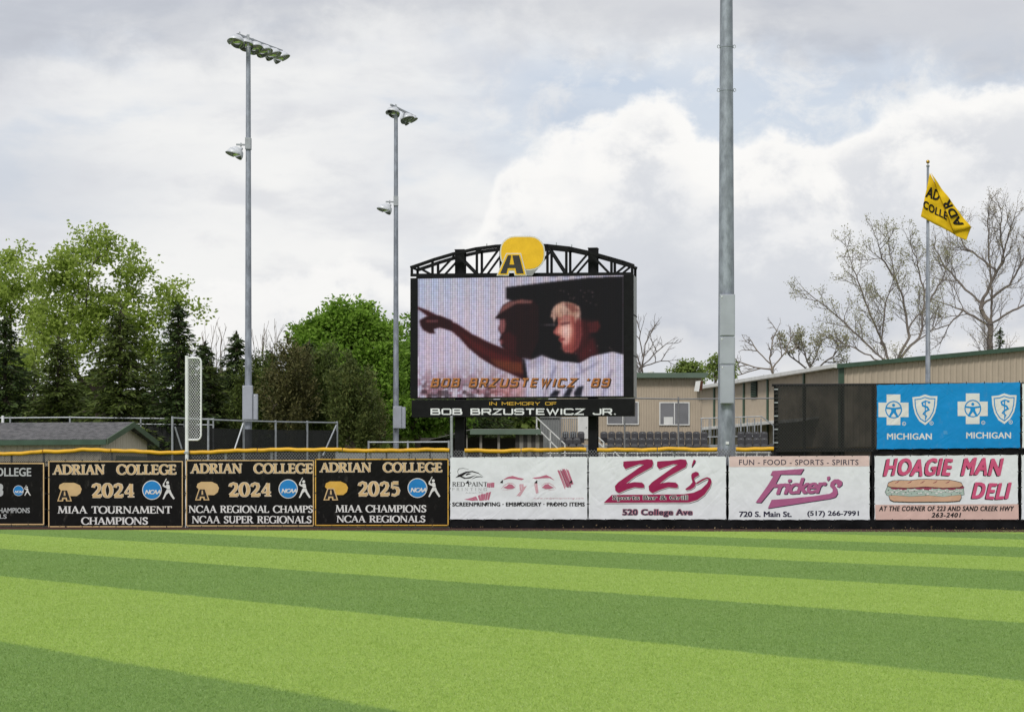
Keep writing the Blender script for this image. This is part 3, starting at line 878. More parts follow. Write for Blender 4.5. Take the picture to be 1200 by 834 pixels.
def championship(cm, par, year, line1, line2, gold, boxes, mascot_mat):
    """the shared print of the black championship banners; boxes give the places of the pieces"""
    b = boxes
    s0 = serif('ADRIAN  COLLEGE', thick=.19, thin=.085)
    Print(cm, 1).text(serif('ADRIAN  COLLEGE', thick=.19, thin=.085, grow=.075), b['title'], ref=s0).build('lettering_outline', v_cream, par)
    Print(cm, 2).text(s0, b['title']).build('lettering', gold, par)
    y0 = serif(year, thick=.20, thin=.085, space=.02)
    Print(cm, 1).text(serif(year, thick=.20, thin=.085, grow=.07, space=.02), b['year'], ref=y0).build('year_outline', v_cream, par)
    Print(cm, 2).text(y0, b['year']).build('year', gold, par)
    Print(cm, 1).text(serif(line1, thick=.19, thin=.095, space=.0), b['l1']).build('lettering', v_paleprint, par)
    Print(cm, 1).text(serif(line2, thick=.19, thin=.095, space=.0), b['l2']).build('lettering', v_paleprint, par)
    emblem(cm, par, b['em'], gold, mascot_mat)
    disc(cm, par, *b['disc'])
    batter(cm, par, b['bat'])

def emblem(cm, par, box, gold, fill):
    """block letter on a plain rounded patch"""
    x0, y0, x1, y1 = box; w = x1 - x0; h = y1 - y0
    def T(pts): return [(x0 + w * a, y0 + h * q) for a, q in pts]
    patch = [(.06, .44), (.10, .30), (.26, .22), (.70, .22), (.92, .32), (1.0, .48), (.95, .66), (.80, .78), (.50, .78), (.20, .60)]
    Print(cm, 1).poly(T(patch)).build('emblem_patch', fill, par)
    letter_A(cm, x0 + w * 0.0, y0 + h * .50, x0 + w * .60, y1, 2, gold, v_black_ink, par)

def disc(cm, par, cx, cy, r):
    Print(cm, 1).ell(cx, cy, r * 1.06, r * 1.06).build('disc_rim', v_paleprint, par)
    Print(cm, 2).ell(cx, cy, r * .97, r * .97).build('disc', v_ncaa, par)
    t = sans('NCAA', .035, .25, .88)
    Print(cm, 4).text(t, (cx - r * .74, cy - r * .02, cx + r * .98, cy + r * .46)).build('disc_lettering', v_paleprint, par)

def batter(cm, par, box):
    """small white pictogram of a batter"""
    x0, y0, x1, y1 = box; w = x1 - x0; h = y1 - y0
    def T(pts): return [(x0 + w * a, y0 + h * q) for a, q in pts]
    p = Print(cm, 1)
    p.ell(x0 + w * .42, y0 + h * .20, w * .12, h * .075, 12)
    p.poly(T([(.30, 0), (.36, .015), (.20, .20), (.14, .30), (.28, .36), (.40, .40), (.34, .46), (.16, .42), (.02, .36), (.06, .24), (.16, .17)]))
    p.poly(T([(.30, .30), (.55, .30), (.60, .40), (.62, .52), (.36, .52), (.34, .42)]))
    p.poly(T([(.34, .54), (.64, .54), (.74, .70), (.90, .86), (1.0, .97), (.88, 1.0), (.70, .86), (.52, .68), (.34, .76), (.16, .96), (.10, 1.0), (.02, .98), (.12, .84), (.22, .68)]))
    p.build('pictogram', v_paleprint, par)

# black banners
b0 = banner(-106, 53, (541.5, 541.5), (614.5, 614.5), v_black, 'black banner with grey lettering cut off by the left edge of the photo', seed=2)
cm = fence_crop(0, 500, 4.2857)
frame_print(cm, -440, 180, 222, 492, 6, v_tan, b0)
Print(cm, 1).text(sans('COLLEGE', .022), (-58, 205, 157, 248)).build('lettering', v_grey, b0)
Print(cm, 1).text(sans('3', .03), (-26, 284, 17, 350)).build('year', v_grey, b0)
Print(cm, 1).text(sans('CHAMPIONS', .018), (-30, 406, 150, 432)).build('lettering', v_grey, b0)
Print(cm, 1).text(sans('LS', .018), (-2, 438, 34, 460)).build('lettering', v_grey, b0)
disc(cm, b0, 93, 320, 25); batter(cm, b0, (122, 292, 155, 345))
b1 = banner(57, 215, (539.5, 539), (617, 617), v_black, 'black championship banner reading 2024 tournament, left of the foul pole', seed=3)
cm = fence_crop(55, 532, 7.407)
frame_print(cm, 12, 58, 1180, 632, 9, v_tan, b1)
championship(cm, b1, '2024', 'MIAA TOURNAMENT', 'CHAMPIONS', v_tan, dict(title=(52, 88, 1122, 178), year=(390, 252, 758, 376), l1=(92, 448, 1085, 516), l2=(296, 544, 878, 612),
             em=(90, 202, 302, 408), disc=(912, 310, 80), bat=(1002, 210, 1110, 390)), v_tan)
b2 = banner(217.5, 368.4, (538.5, 538), (616.5, 616), v_black, 'black championship banner reading 2024 super regionals, right of the foul pole', seed=4)
cm = fence_crop(210, 500, 3.75)
frame_print(cm, 30, 145, 592, 436, 4.5, v_tan, b2)
championship(cm, b2, '2024', 'NCAA REGIONAL CHAMPS', 'NCAA SUPER REGIONALS', v_tan, dict(title=(50, 160, 587, 205), year=(218, 244, 404, 306), l1=(42, 344, 588, 378), l2=(56, 390, 582, 424),
             em=(70, 218, 175, 322), disc=(479, 272, 40), bat=(525, 222, 578, 312)), v_tan)
b3 = banner(369.4, 526, (538, 537.5), (616, 615.5), v_black, 'black championship banner reading 2025, beside the red face banner', seed=5)
frame_print(cm, 597, 140, 1184, 434, 4.5, v_gold, b3)
championship(cm, b3, '2025', 'MIAA CHAMPIONS', 'NCAA REGIONALS', v_tan, dict(title=(618, 156, 1155, 200), year=(786, 240, 970, 304), l1=(686, 342, 1086, 376), l2=(692, 388, 1082, 420),
             em=(634, 216, 742, 322), disc=(1047, 268, 41), bat=(1094, 218, 1148, 308)), v_gold)

# white banner with the printed eyes
b4 = banner(527.3, 688.6, (535.3, 534.6), (608.5, 608.5), v_white, 'white banner with pale red eyes and eyebrows above screenprinting lettering', seed=6)
cm = fence_crop(525, 525, 7.186)
p = Print(cm, 1)
lo_ = [(62, 248), (90, 222), (150, 196), (205, 190), (255, 205), (300, 240), (258, 214), (205, 200), (160, 206), (118, 236), (150, 248), (190, 240), (240, 222), (190, 252), (140, 258), (100, 240)]
p.poly(lo_)
p.line([(90, 226), (80, 196), (92, 172), (130, 168), (175, 178)], [2, 3, 4, 3, 1.5])
p.line([(150, 224), (170, 212), (190, 214), (150, 226)], 7)
p.line([(200, 258), (240, 240), (275, 238), (292, 244)], [2, 8, 6, 2])
p.build('eye_mark', v_black_ink, b4)
Print(cm, 1).text(serif('RED PAINT', thick=.16, thin=.06), (36, 282, 330, 322)).build('lettering', v_black_ink, b4)
Print(cm, 1).text(serif('PRINTING', thick=.15, thin=.07, space=.5), (34, 332, 330, 358), gap=1.5).build('lettering', v_grey, b4)
Print(cm, 1).text(sans('Adrian, MI', 0, 0, 1.1), (148, 366, 290, 384)).build('lettering', v_grey, b4)
Print(cm, 1).text(sans('www.redpaintprinting.com', 0, 0.3, 1.15), (722, 412, 1142, 432)).build('lettering', v_rose2, b4)
Print(cm, 2).text(sans('SCREENPRINTING · EMBROIDERY · PROMO ITEMS', .035, 0, 1.05), (36, 454, 1152, 488)).build('lettering', v_black_ink, b4)
rr = random.Random(5)
def brush(par, pts, mat, name, n=10, layer=1, jit=8):
    """ragged brush marks inside a stroke outline given as (left edge, right edge)"""
    p = Print(cm, layer)
    (a0, a1), (c0, c1) = pts
    for k in range(n):
        t0 = k / n; t1 = (k + .93) / n
        e0 = rr.uniform(0, .10); e1 = rr.uniform(.90, 1.0)
        def L(t, s):
            A = np.array(a0) + (np.array(c0) - np.array(a0)) * t; B = np.array(a1) + (np.array(c1) - np.array(a1)) * t
            return tuple(A + (B - A) * s + np.array((rr.uniform(-1, 1), rr.uniform(-1, 1))) * jit * .3)
        p.poly([L(t0, e0), L(t0, e1), L(t1, e1), L(t1, e0)])
    p.build(name, mat, par)
brush(b4, (((915, 172), (985, 350)), ((1012, 170), (1058, 300))), v_rose, 'brush_stroke', 9)
brush(b4, (((940, 176), (1005, 340)), ((972, 172), (1036, 326))), mk_vinyl('deep_rose_print', (0.33, 0.085, 0.14), 0.5), 'brush_stroke', 4, 3)
brush(b4, (((130, 432), (215, 440)), ((240, 402), (255, 438))), v_rose, 'brush_stroke', 4)
brush(b4, (((250, 392), (262, 440)), ((368, 364), (345, 442))), v_rose, 'brush_stroke', 5)
brush(b4, (((330, 292), (328, 332)), ((390, 284), (388, 330))), v_rose, 'brush_stroke', 4)
for sx, flip in ((452, 1), (905, -1)):
    def E(a, q): return (sx + flip * a, q)
    p = Print(cm, 1)
    if flip == 1:
        p.poly([E(10, 266), E(48, 242), E(92, 232), E(140, 246), E(188, 256), E(170, 268), E(110, 258), E(60, 256)])
    else:
        p.poly([E(8, 270), E(40, 242), E(78, 224), E(130, 240), E(196, 248), E(170, 258), E(110, 252), E(50, 250)])
    p.build('eyebrow', v_rose, b4)
    p = Print(cm, 1)
    p.line([E(-6, 342), E(20, 312), E(55, 292), E(90, 294), E(120, 318)], [2, 4, 5, 4, 2])
    p.line([E(4, 348), E(50, 350), E(100, 342)], [1.5, 3, 1.5])
    p.build('eyelid', v_rose2, b4)
    p = Print(cm, 2)
    p.poly([E(12, 330), E(45, 316), E(60, 300), E(88, 304), E(100, 318), E(116, 330), E(86, 340), E(50, 342)])
    p.build('eye', v_rose, b4)
brush(b4, (((598, 300), (606, 362)), ((636, 296), (640, 356))), v_rose2, 'shading_stroke', 4)
brush(b4, (((726, 290), (742, 382)), ((752, 286), (762, 380))), v_rose2, 'shading_stroke', 4)
brush(b4, (((648, 316), (570, 404)), ((668, 312), (612, 402))), v_rose2, 'shading_stroke', 2)
for cx_, cy_ in ((160, 284), (450, 280), (740, 282), (1032, 282), (318, 466), (604, 462), (894, 464)):
    Print(cm, 3).poly([(cx_ - 14, cy_ + 10), (cx_ + 12, cy_ - 16), (cx_ + 12, cy_ + 12)]).build('wind_slit', v_black_ink, b4)

# white banner with the maroon script
b5 = banner(689.6, 851.2, (534.5, 534.2), (608.5, 608.5), v_white, 'white sports bar banner with large maroon double-z script', seed=7)
cm = fence_crop(688, 525, 7.186)
Zp = [(306, 112), (335, 108), (420, 104), (505, 92), (548, 96), (558, 125), (548, 158), (490, 190), (400, 240), (330, 296), (400, 284), (462, 288), (482, 306), (480, 332), (455, 334), (400, 328),
      (340, 346), (268, 378), (238, 356), (234, 318), (262, 286), (370, 210), (440, 160), (478, 138), (440, 134), (370, 158), (322, 176), (304, 148)]
sS = [(885, 210), (915, 196), (938, 204), (942, 228), (910, 246), (900, 262), (918, 296), (905, 326), (870, 348), (836, 352), (826, 342), (868, 310), (888, 284), (878, 250), (876, 228)]
swo = [(140, 458), (208, 392), (820, 386), (900, 372), (960, 344), (1010, 296), (1024, 264), (1008, 256), (975, 272), (925, 302), (918, 290), (972, 256), (1012, 242), (1040, 254), (1050, 282), (1036, 324), (990, 390),
       (930, 434), (860, 456)]
apo = [(898, 94), (918, 104), (888, 150), (880, 146)]
p = Print(cm, 1)
for d in (0, 284):
    p.poly(Zp, dx=d + 5, dy=8)
p.poly(sS, 5, 8).poly(swo, 4, 11).poly(apo, 0, 14)
p.build('script_shadow', v_navy, b5)
p = Print(cm, 2)
for d in (0, 284):
    p.poly(Zp, dx=d + 2.5, dy=4.5)
p.poly(sS, 2.5, 4.5).poly(swo, 2, 6.5)
p.build('script_edge', v_paleprint, b5)
p = Print(cm, 3)
for d in (0, 284):
    p.poly(Zp, dx=d)
p.poly(sS).poly(swo).poly(apo)
p.build('script', v_maroon, b5)
t = sans('Sports Bar & Grill', .012, 0, 1.06)
Print(cm, 4).text(sans('Sports Bar & Grill', .060, 0, 1.06), (216, 396, 846, 446), ref=t).build('lettering_outline', v_paleprint, b5)
Print(cm, 5).text(t, (216, 396, 846, 446)).build('lettering', v_black_ink, b5)
t = sans('520 College Ave', .022, 0, 1.08)
Print(cm, 1).text(sans('520 College Ave', .075, 0, 1.08), (300, 512, 886, 578), ref=t).build('lettering_outline', v_maroon, b5)
Print(cm, 2).text(sans('520 College Ave', .045, 0, 1.08), (300, 512, 886, 578), ref=t).build('lettering_edge', v_rose2, b5)
Print(cm, 3).text(t, (300, 512, 886, 578)).build('lettering', v_navy, b5)

# white banner with the mauve script
b6 = banner(853.6, 1019.4, (534.4, 533.6), (609, 609), v_white, 'white banner with mauve slanted script under a pale pink header strip', seed=8)
cm = fence_crop(850, 525, 6.936)
Print(cm, 1).poly([(32, 66), (1170, 60), (1170, 146), (32, 152)]).build('header_strip', v_pinkband, b6)
Print(cm, 2).text(sans('FUN - FOOD - SPORTS - SPIRITS', .005, 0, 1.08), (112, 92, 1082, 136)).build('lettering', v_navy, b6)
Fp = [(384, 184), (640, 166), (612, 212), (450, 212), (410, 288), (445, 292), (428, 316), (392, 318), (290, 442), (246, 440), (345, 300), (392, 222), (366, 218)]
Fs = [(345, 488), (376, 418), (520, 408), (720, 388), (850, 368), (872, 352), (872, 330), (850, 306), (856, 276), (884, 252), (920, 250), (950, 270), (950, 296), (925, 318), (905, 312), (912, 296), (898, 284), (884, 296),
      (906, 326), (914, 366), (896, 396), (850, 410), (700, 432), (500, 464)]
p = Print(cm, 1).poly(Fp, 6, 6).poly(Fs, 5, 6)
t = sans('ricker', .030, .34, .92)
p.text(t, (412, 246, 826, 376), 6, 6, fn=lambda u, v: (u, v - (u - 412) * .03))
p.poly([(826, 232), (848, 226), (852, 246), (836, 266), (826, 258)], 5, 5)
p.build('script_shadow', v_navy, b6)
p = Print(cm, 2).poly(Fp).poly(Fs)
p.text(t, (412, 246, 826, 376), fn=lambda u, v: (u, v - (u - 412) * .03))
p.poly([(826, 232), (848, 226), (852, 246), (836, 266), (826, 258)])
p.build('script', v_mauve, b6)
Print(cm, 1).text(sans('720 S. Main St.', .028), (112, 512, 540, 558)).build('lettering', v_navy, b6)
Print(cm, 1).text(sans('(517) 266-7991', .028), (666, 508, 1086, 560)).build('lettering', v_navy, b6)

# white banner with the sandwich
b7 = banner(1024.6, 1193.2, (533.6, 532.4), (608.6, 608.6), v_white, 'white deli banner with a long filled sandwich and pink block lettering', seed=9)
cm = fence_crop(1022, 525, 6.742)
Print(cm, 1).poly([(24, 446), (1156, 440), (1158, 562), (26, 564)]).build('footer_strip', v_pinkband2, b7)
def wob(u, v): return (u + 3 * math.sin(v * .05), v + 4 * math.sin(u * .021))
for s, bx_ in (('HOAGIE', (92, 80, 642, 218)), ('MAN', (704, 76, 1044, 214)), ('DELI', (784, 272, 1100, 400))):
    t = sans(s, .038, .30, 1.12)
    Print(cm, 1).text(t, bx_, -9, 6, fn=wob).build('lettering_shadow', v_black_ink, b7)
    Print(cm, 2).text(t, bx_, fn=wob).build('lettering', v_pink, b7)
t = sans('AT THE CORNER OF 223 AND SAND CREEK HWY', .035, .22, 1.12)
Print(cm, 2).text(t, (54, 456, 1122, 496)).build('lettering', v_black_ink, b7)
Print(cm, 2).text(sans('263-2401', .035, .22, 1.15), (468, 508, 704, 546)).build('lettering', v_black_ink, b7)
top = [(122, 296), (130, 274), (165, 258), (230, 254), (300, 256), (360, 248), (440, 246), (520, 250), (600, 250), (660, 262), (700, 272), (716, 294), (690, 306), (560, 312), (420, 302), (280, 312), (150, 306)]
bot = [(132, 374), (180, 372), (300, 382), (450, 374), (560, 384), (700, 368), (704, 392), (688, 414), (600, 420), (300, 422), (170, 418), (142, 404)]
fill = [(124, 300), (280, 306), (420, 298), (560, 308), (716, 296), (722, 330), (726, 366), (690, 378), (560, 388), (420, 380), (260, 386), (120, 372), (104, 346), (116, 320)]
Print(cm, 1).poly([(a + (a - 420) * .012, b + (b - 335) * .03) for a, b in fill]).build('sandwich_outline', v_black_ink, b7)
Print(cm, 2).poly(fill).build('sandwich_filling', v_lettuce, b7)
p = Print(cm, 3)
for k in range(9):
    xx = 150 + k * 64
    p.ell(xx + 30, 312 + 5 * math.sin(k * 2.1), 36, 13, 12)
p.build('sandwich_meat', v_meat, b7)
p = Print(cm, 4)
for k in range(34):
    xx = 124 + k * 17.5
    p.ell(xx, 340 + rr.uniform(-14, 22), rr.uniform(6, 13), rr.uniform(4, 8), 7)
p.build('sandwich_lettuce', v_paleprint, b7)
p = Print(cm, 5)
for k in range(26):
    xx = 130 + k * 22.5
    p.ell(xx, 344 + rr.uniform(-16, 24), rr.uniform(2, 5), rr.uniform(2, 4), 5)
p.build('sandwich_speckle', v_black_ink, b7)
p = Print(cm, 5).poly([(a + (a - 420) * .012, b - 4 if b < 290 else b + 3) for a, b in top])
p.poly([(a + (a - 420) * .012, b + 5 if b > 400 else b - 2) for a, b in bot]); p.build('bread_outline', v_black_ink, b7)
p = Print(cm, 6).poly(top).poly(bot); p.build('bread', v_bread, b7)
for xx in (200, 300, 400, 500, 600):
    Print(cm, 7).line([(xx - 20, 276), (xx, 268), (xx + 14, 256)], [2, 6, 2]).build('bread_score', v_meat, b7)

# slivers at the right edge
b8 = banner(1196.8, 1362, (532.6, 532), (608.8, 609), v_white, 'white banner edge cut off by the photo at lower right', seed=10)

# tall windscreen frame with the blue banner
tf = empty('tall_screen_fence', FZ(1027, 0, BO), 'tall black mesh screen fence standing above the low fence on the right', 'fence')
mesh_dark = mk_chain('dense_black_mesh', (0.030, 0.029, 0.028), 0.085, 0.10, 0.92, (0.008, 0.008, 0.008))
zt = CH + (HOR - 450.5) / fence_s(1000)
tall_px = [909.5, 943, 987, 1023.5, 1080, 1140, 1197.5, 1260, 1330]
for px in tall_px:
    MB().tube([FZ(px, 0, BO + .10), FZ(px, zt, BO + .10)], 0.05 if px not in (909.5, 1197.5) else .07, 8).build('post', black_steel, tf, smooth=True)
for a, b in zip(tall_px[:-1], tall_px[1:]):
    MB().poly([FZ(a, 2.40, BO + .17), FZ(b, 2.40, BO + .17), FZ(b, zt, BO + .17), FZ(a, zt, BO + .17)]).build('mesh_panel', mesh_dark, tf)
MB().tube([FZ(904.5, zt, BO + .12), FZ(1330, zt, BO + .12)], 0.04, 8).build('top_rail', black_steel, tf, smooth=True)
MB().tube([FZ(909, 2.46, BO + .12), FZ(1330, 2.46, BO + .12)], 0.05, 8).build('bottom_rail', black_steel, tf, smooth=True)
MB().hexa([FZ(1024, 2.33, BO + .15), FZ(1330, 2.33, BO + .15), FZ(1330, 2.33, BO + .18), FZ(1024, 2.33, BO + .18)],
          [FZ(1024, 2.46, BO + .15), FZ(1330, 2.46, BO + .15), FZ(1330, 2.46, BO + .18), FZ(1024, 2.46, BO + .18)]).build('cloth_strip', black_cloth, tf)
for k in range(14):
    MB().obox(FP(909.5, 456 + k * 5.2, BO + .19), (FU[0], FU[1], 0), (0, 0, 1), (FN[0], FN[1], 0), 0.06, 0.018, 0.01).build('tie', galv_post if k % 3 == 0 else tie_mat, tf)
bb = banner(1027.2, 1195.6, (450.6, 447.4), (526.4, 524.8), v_blue, 'bright blue banner with two white cross and shield emblems on the tall screen', base=0.02, seed=11)
cm0 = fence_crop(1010, 440, 4.905, 0.02)
for ox, oy in ((0, 0), (455, -6)):
    cm = (lambda ox, oy: (lambda a, b, off: cm0(a + ox, b + oy, off)))(ox, oy)
    p = Print(cm, 1)
    p.poly([(142, 108), (221, 108), (221, 155), (268, 155), (268, 238), (221, 238), (221, 284), (142, 284), (142, 238), (95, 238), (95, 155), (142, 155)])
    p.build('cross', v_paleprint, bb)
    p = Print(cm, 2)
    p.line(arc(182, 195, 45, 47, 0, 360, 30), 6.5)
    p.ell(182, 170, 9, 9, 10)
    p.poly([(140, 180), (172, 184), (192, 184), (224, 180), (226, 190), (196, 194), (196, 206), (212, 238), (202, 242), (182, 214), (162, 242), (152, 238), (168, 206), (168, 194), (138, 190)])
    p.build('cross_figure', v_blue, bb)
    sh = [(290, 124), (330, 120), (362, 108), (396, 118), (434, 118), (430, 170), (420, 214), (396, 256), (364, 284), (330, 262), (306, 222), (294, 176)]
    Print(cm, 1).poly(sh).build('shield', v_paleprint, bb)
    p = Print(cm, 2)
    ins = [(362 + (a - 362) * .80, 190 + (b - 190) * .80) for a, b in sh]
    p.line(ins + [ins[0]], 5.5)
    p.line([(364, 146), (364, 262)], [8, 3])
    p.line([(384, 150), (366, 146), (346, 156), (350, 172), (376, 182), (384, 196), (362, 208), (352, 220), (372, 232), (366, 250)], [4, 8, 9, 10, 11, 10, 9, 7, 6, 3])
    p.ell(386, 154, 8, 6, 10)
    p.build('shield_serpent', v_blue, bb)
    for rx, ry in ((242, 276), (400, 273)):
        p = Print(cm, 1); p.line(arc(rx, ry, 10, 10, 0, 360, 14), 3)
        p.text(sans('R', .01), (rx - 4, ry - 5, rx + 4, ry + 5)); p.build('trade_mark', v_paleprint, bb)
    Print(cm, 1).text(sans('MICHIGAN', .022, 0, 1.04), (144, 331, 402, 367)).build('lettering', v_paleprint, bb)
Print(cm0, 1).poly([(468, 318), (490, 316), (493, 336), (470, 338)]).build('patch', mk_vinyl('faded_blue_patch', (0.05, 0.27, 0.56), 0.4), bb)
b9 = banner(1197.6, 1362, (449, 447), (525, 525), v_white, 'pale banner edge cut off by the photo beside the blue banner', base=0.02, seed=12)
# ------------------------------------------------------------------ scoreboard
TH = R(10)
BC = np.array(W(611.5, 565, 65.5))[:2]
BU = np.array((math.cos(TH), -math.sin(TH))); BN = np.array((-math.sin(TH), -math.cos(TH)))
def bt(px):
    k = (px - CX) / F
    return (k * BC[1] - BC[0]) / (BU[0] - k * BU[1])
def B3(t, z, off=0.0):
    return np.array((BC[0] + BU[0] * t + BN[0] * off, BC[1] + BU[1] * t + BN[1] * off, z))
def BP(px, py, off=0.0):
    t = bt(px); y = BC[1] + BU[1] * t
    return B3(t, CH + (HOR - py) * y / F, off)
def bblock(t0, t1, z0, z1, o0, o1):
    return MB().hexa([B3(t0, z0, o0), B3(t1, z0, o0), B3(t1, z0, o1), B3(t0, z0, o1)], [B3(t0, z1, o0), B3(t1, z1, o0), B3(t1, z1, o1), B3(t0, z1, o1)])
ub = (BU[0], BU[1], 0); nb = (BN[0], BN[1], 0)
board = empty('scoreboard', B3(0, 0, -0.5), 'tall black video scoreboard with an arched truss top on two posts', 'scoreboard')
ZT, ZB = CH + 6.59, CH + 2.705
tL, tR = bt(480.8), bt(742.2)
bevel(bblock(tL, tR, ZB, ZT, 0.0, -0.14).build('screen_bezel', black_steel, board), 0.01)
cab = mk('brushed_grey_cabinet_side', (0.33, 0.34, 0.35), 0.45, 0.3, 0.08, 1.5)
bblock(tL + .01, tR - .01, ZB + .01, ZT - .01, -0.14, -1.05).build('cabinet', cab, board)
for z in (ZB + 1.3, ZB + 2.6):
    MB().hexa([B3(tR - .008, z, -.15), B3(tR + .006, z, -.15), B3(tR + .006, z, -1.04), B3(tR - .008, z, -1.04)],
              [B3(tR - .008, z + .03, -.15), B3(tR + .006, z + .03, -.15), B3(tR + .006, z + .03, -1.04), B3(tR - .008, z + .03, -1.04)]).build('cabinet_seam', black_steel, board)
for p0, p1, yt_ in ((530.0, 541.0, 291.5), (687.0, 697.8, 289.5)):
    a, b = bt(p0), bt(p1); zt_ = BP((p0 + p1) / 2, yt_)[2]
    # wide-flange column: two flanges and a web
    mb = MB()
    for o0, o1 in ((-0.42, -0.46), (-0.72, -0.76)):
        m_ = bblock(a, b, 0.0, zt_, o0, o1); mb.f += [tuple(i + len(mb.v) for i in f) for f in m_.f]; mb.v += m_.v
    m_ = bblock((a + b) / 2 - .02, (a + b) / 2 + .02, 0.0, zt_, -0.46, -0.72); mb.f += [tuple(i + len(mb.v) for i in f) for f in m_.f]; mb.v += m_.v
    m_ = bblock(a - .01, b + .01, zt_, zt_ + .03, -0.40, -0.78); mb.f += [tuple(i + len(mb.v) for i in f) for f in m_.f]; mb.v += m_.v
    mb.build('post', black_steel, board)
# truss
tr_m = fence_crop
def TC(cx, cy): return BP(480 + cx / 4.286, 260 + cy / 4.286)
chord = [(4, 228), (60, 209), (120, 188), (215, 160), (330, 134), (430, 121), (560, 114), (690, 118), (800, 130), (900, 152), (1000, 180), (1070, 200), (1122, 218)]
verts_ = [8, 112, 335, 455, 572, 690, 785, 1012, 1116]
diags = [((30, 222), (108, 266)), ((132, 266), (222, 168)), ((236, 166), (335, 266)), ((350, 266), (452, 126)), ((455, 126), (565, 266)), ((690, 124), (782, 266)), ((575, 266), (690, 126)), ((800, 266), (893, 158)), ((906, 160), (1008, 266)), ((1024, 266), (1092, 210))]
for off in (-0.10, -0.95):
    for (a, b) in zip(chord[:-1], chord[1:]):
        pa, pb = TC(*a) + np.append(BN, 0) * off, TC(*b) + np.append(BN, 0) * off
        d = (pb - pa) / np.linalg.norm(pb - pa)
        MB().bar(pa - d * .02, pb + d * .02, 0.09, 0.10).build('top_chord', black_steel, board)
    pa, pb = TC(2, 266) + np.append(BN, 0) * off, TC(1122, 259) + np.append(BN, 0) * off
    MB().bar(pa, pb, 0.10, 0.09).build('bottom_chord', black_steel, board)
    for cx in verts_:
        yt_ = np.interp(cx, [c[0] for c in chord], [c[1] for c in chord])
        MB().bar(TC(cx, yt_) + np.append(BN, 0) * (off + .004), TC(cx, 264) + np.append(BN, 0) * (off + .004), 0.085, 0.07).build('strut', black_steel, board)
    for a, b in diags:
        MB().bar(TC(*a) + np.append(BN, 0) * (off - .004), TC(*b) + np.append(BN, 0) * (off - .004), 0.075, 0.06).build('brace', black_steel, board)
for cx in (8, 335, 785, 1116):
    yt_ = np.interp(cx, [c[0] for c in chord], [c[1] for c in chord])
    MB().bar(TC(cx, yt_) + np.append(BN, 0) * -.15, TC(cx, yt_) + np.append(BN, 0) * -.90, 0.06).build('cross_tie', black_steel, board)
for cx, cy in ((385, 112), (735, 106), (812, 116)):
    MB().bar(TC(cx, cy + 14) + np.append(BN, 0) * -.1, TC(cx, cy - 4) + np.append(BN, 0) * -.1, 0.03).build('lifting_eye', galv_post, board)

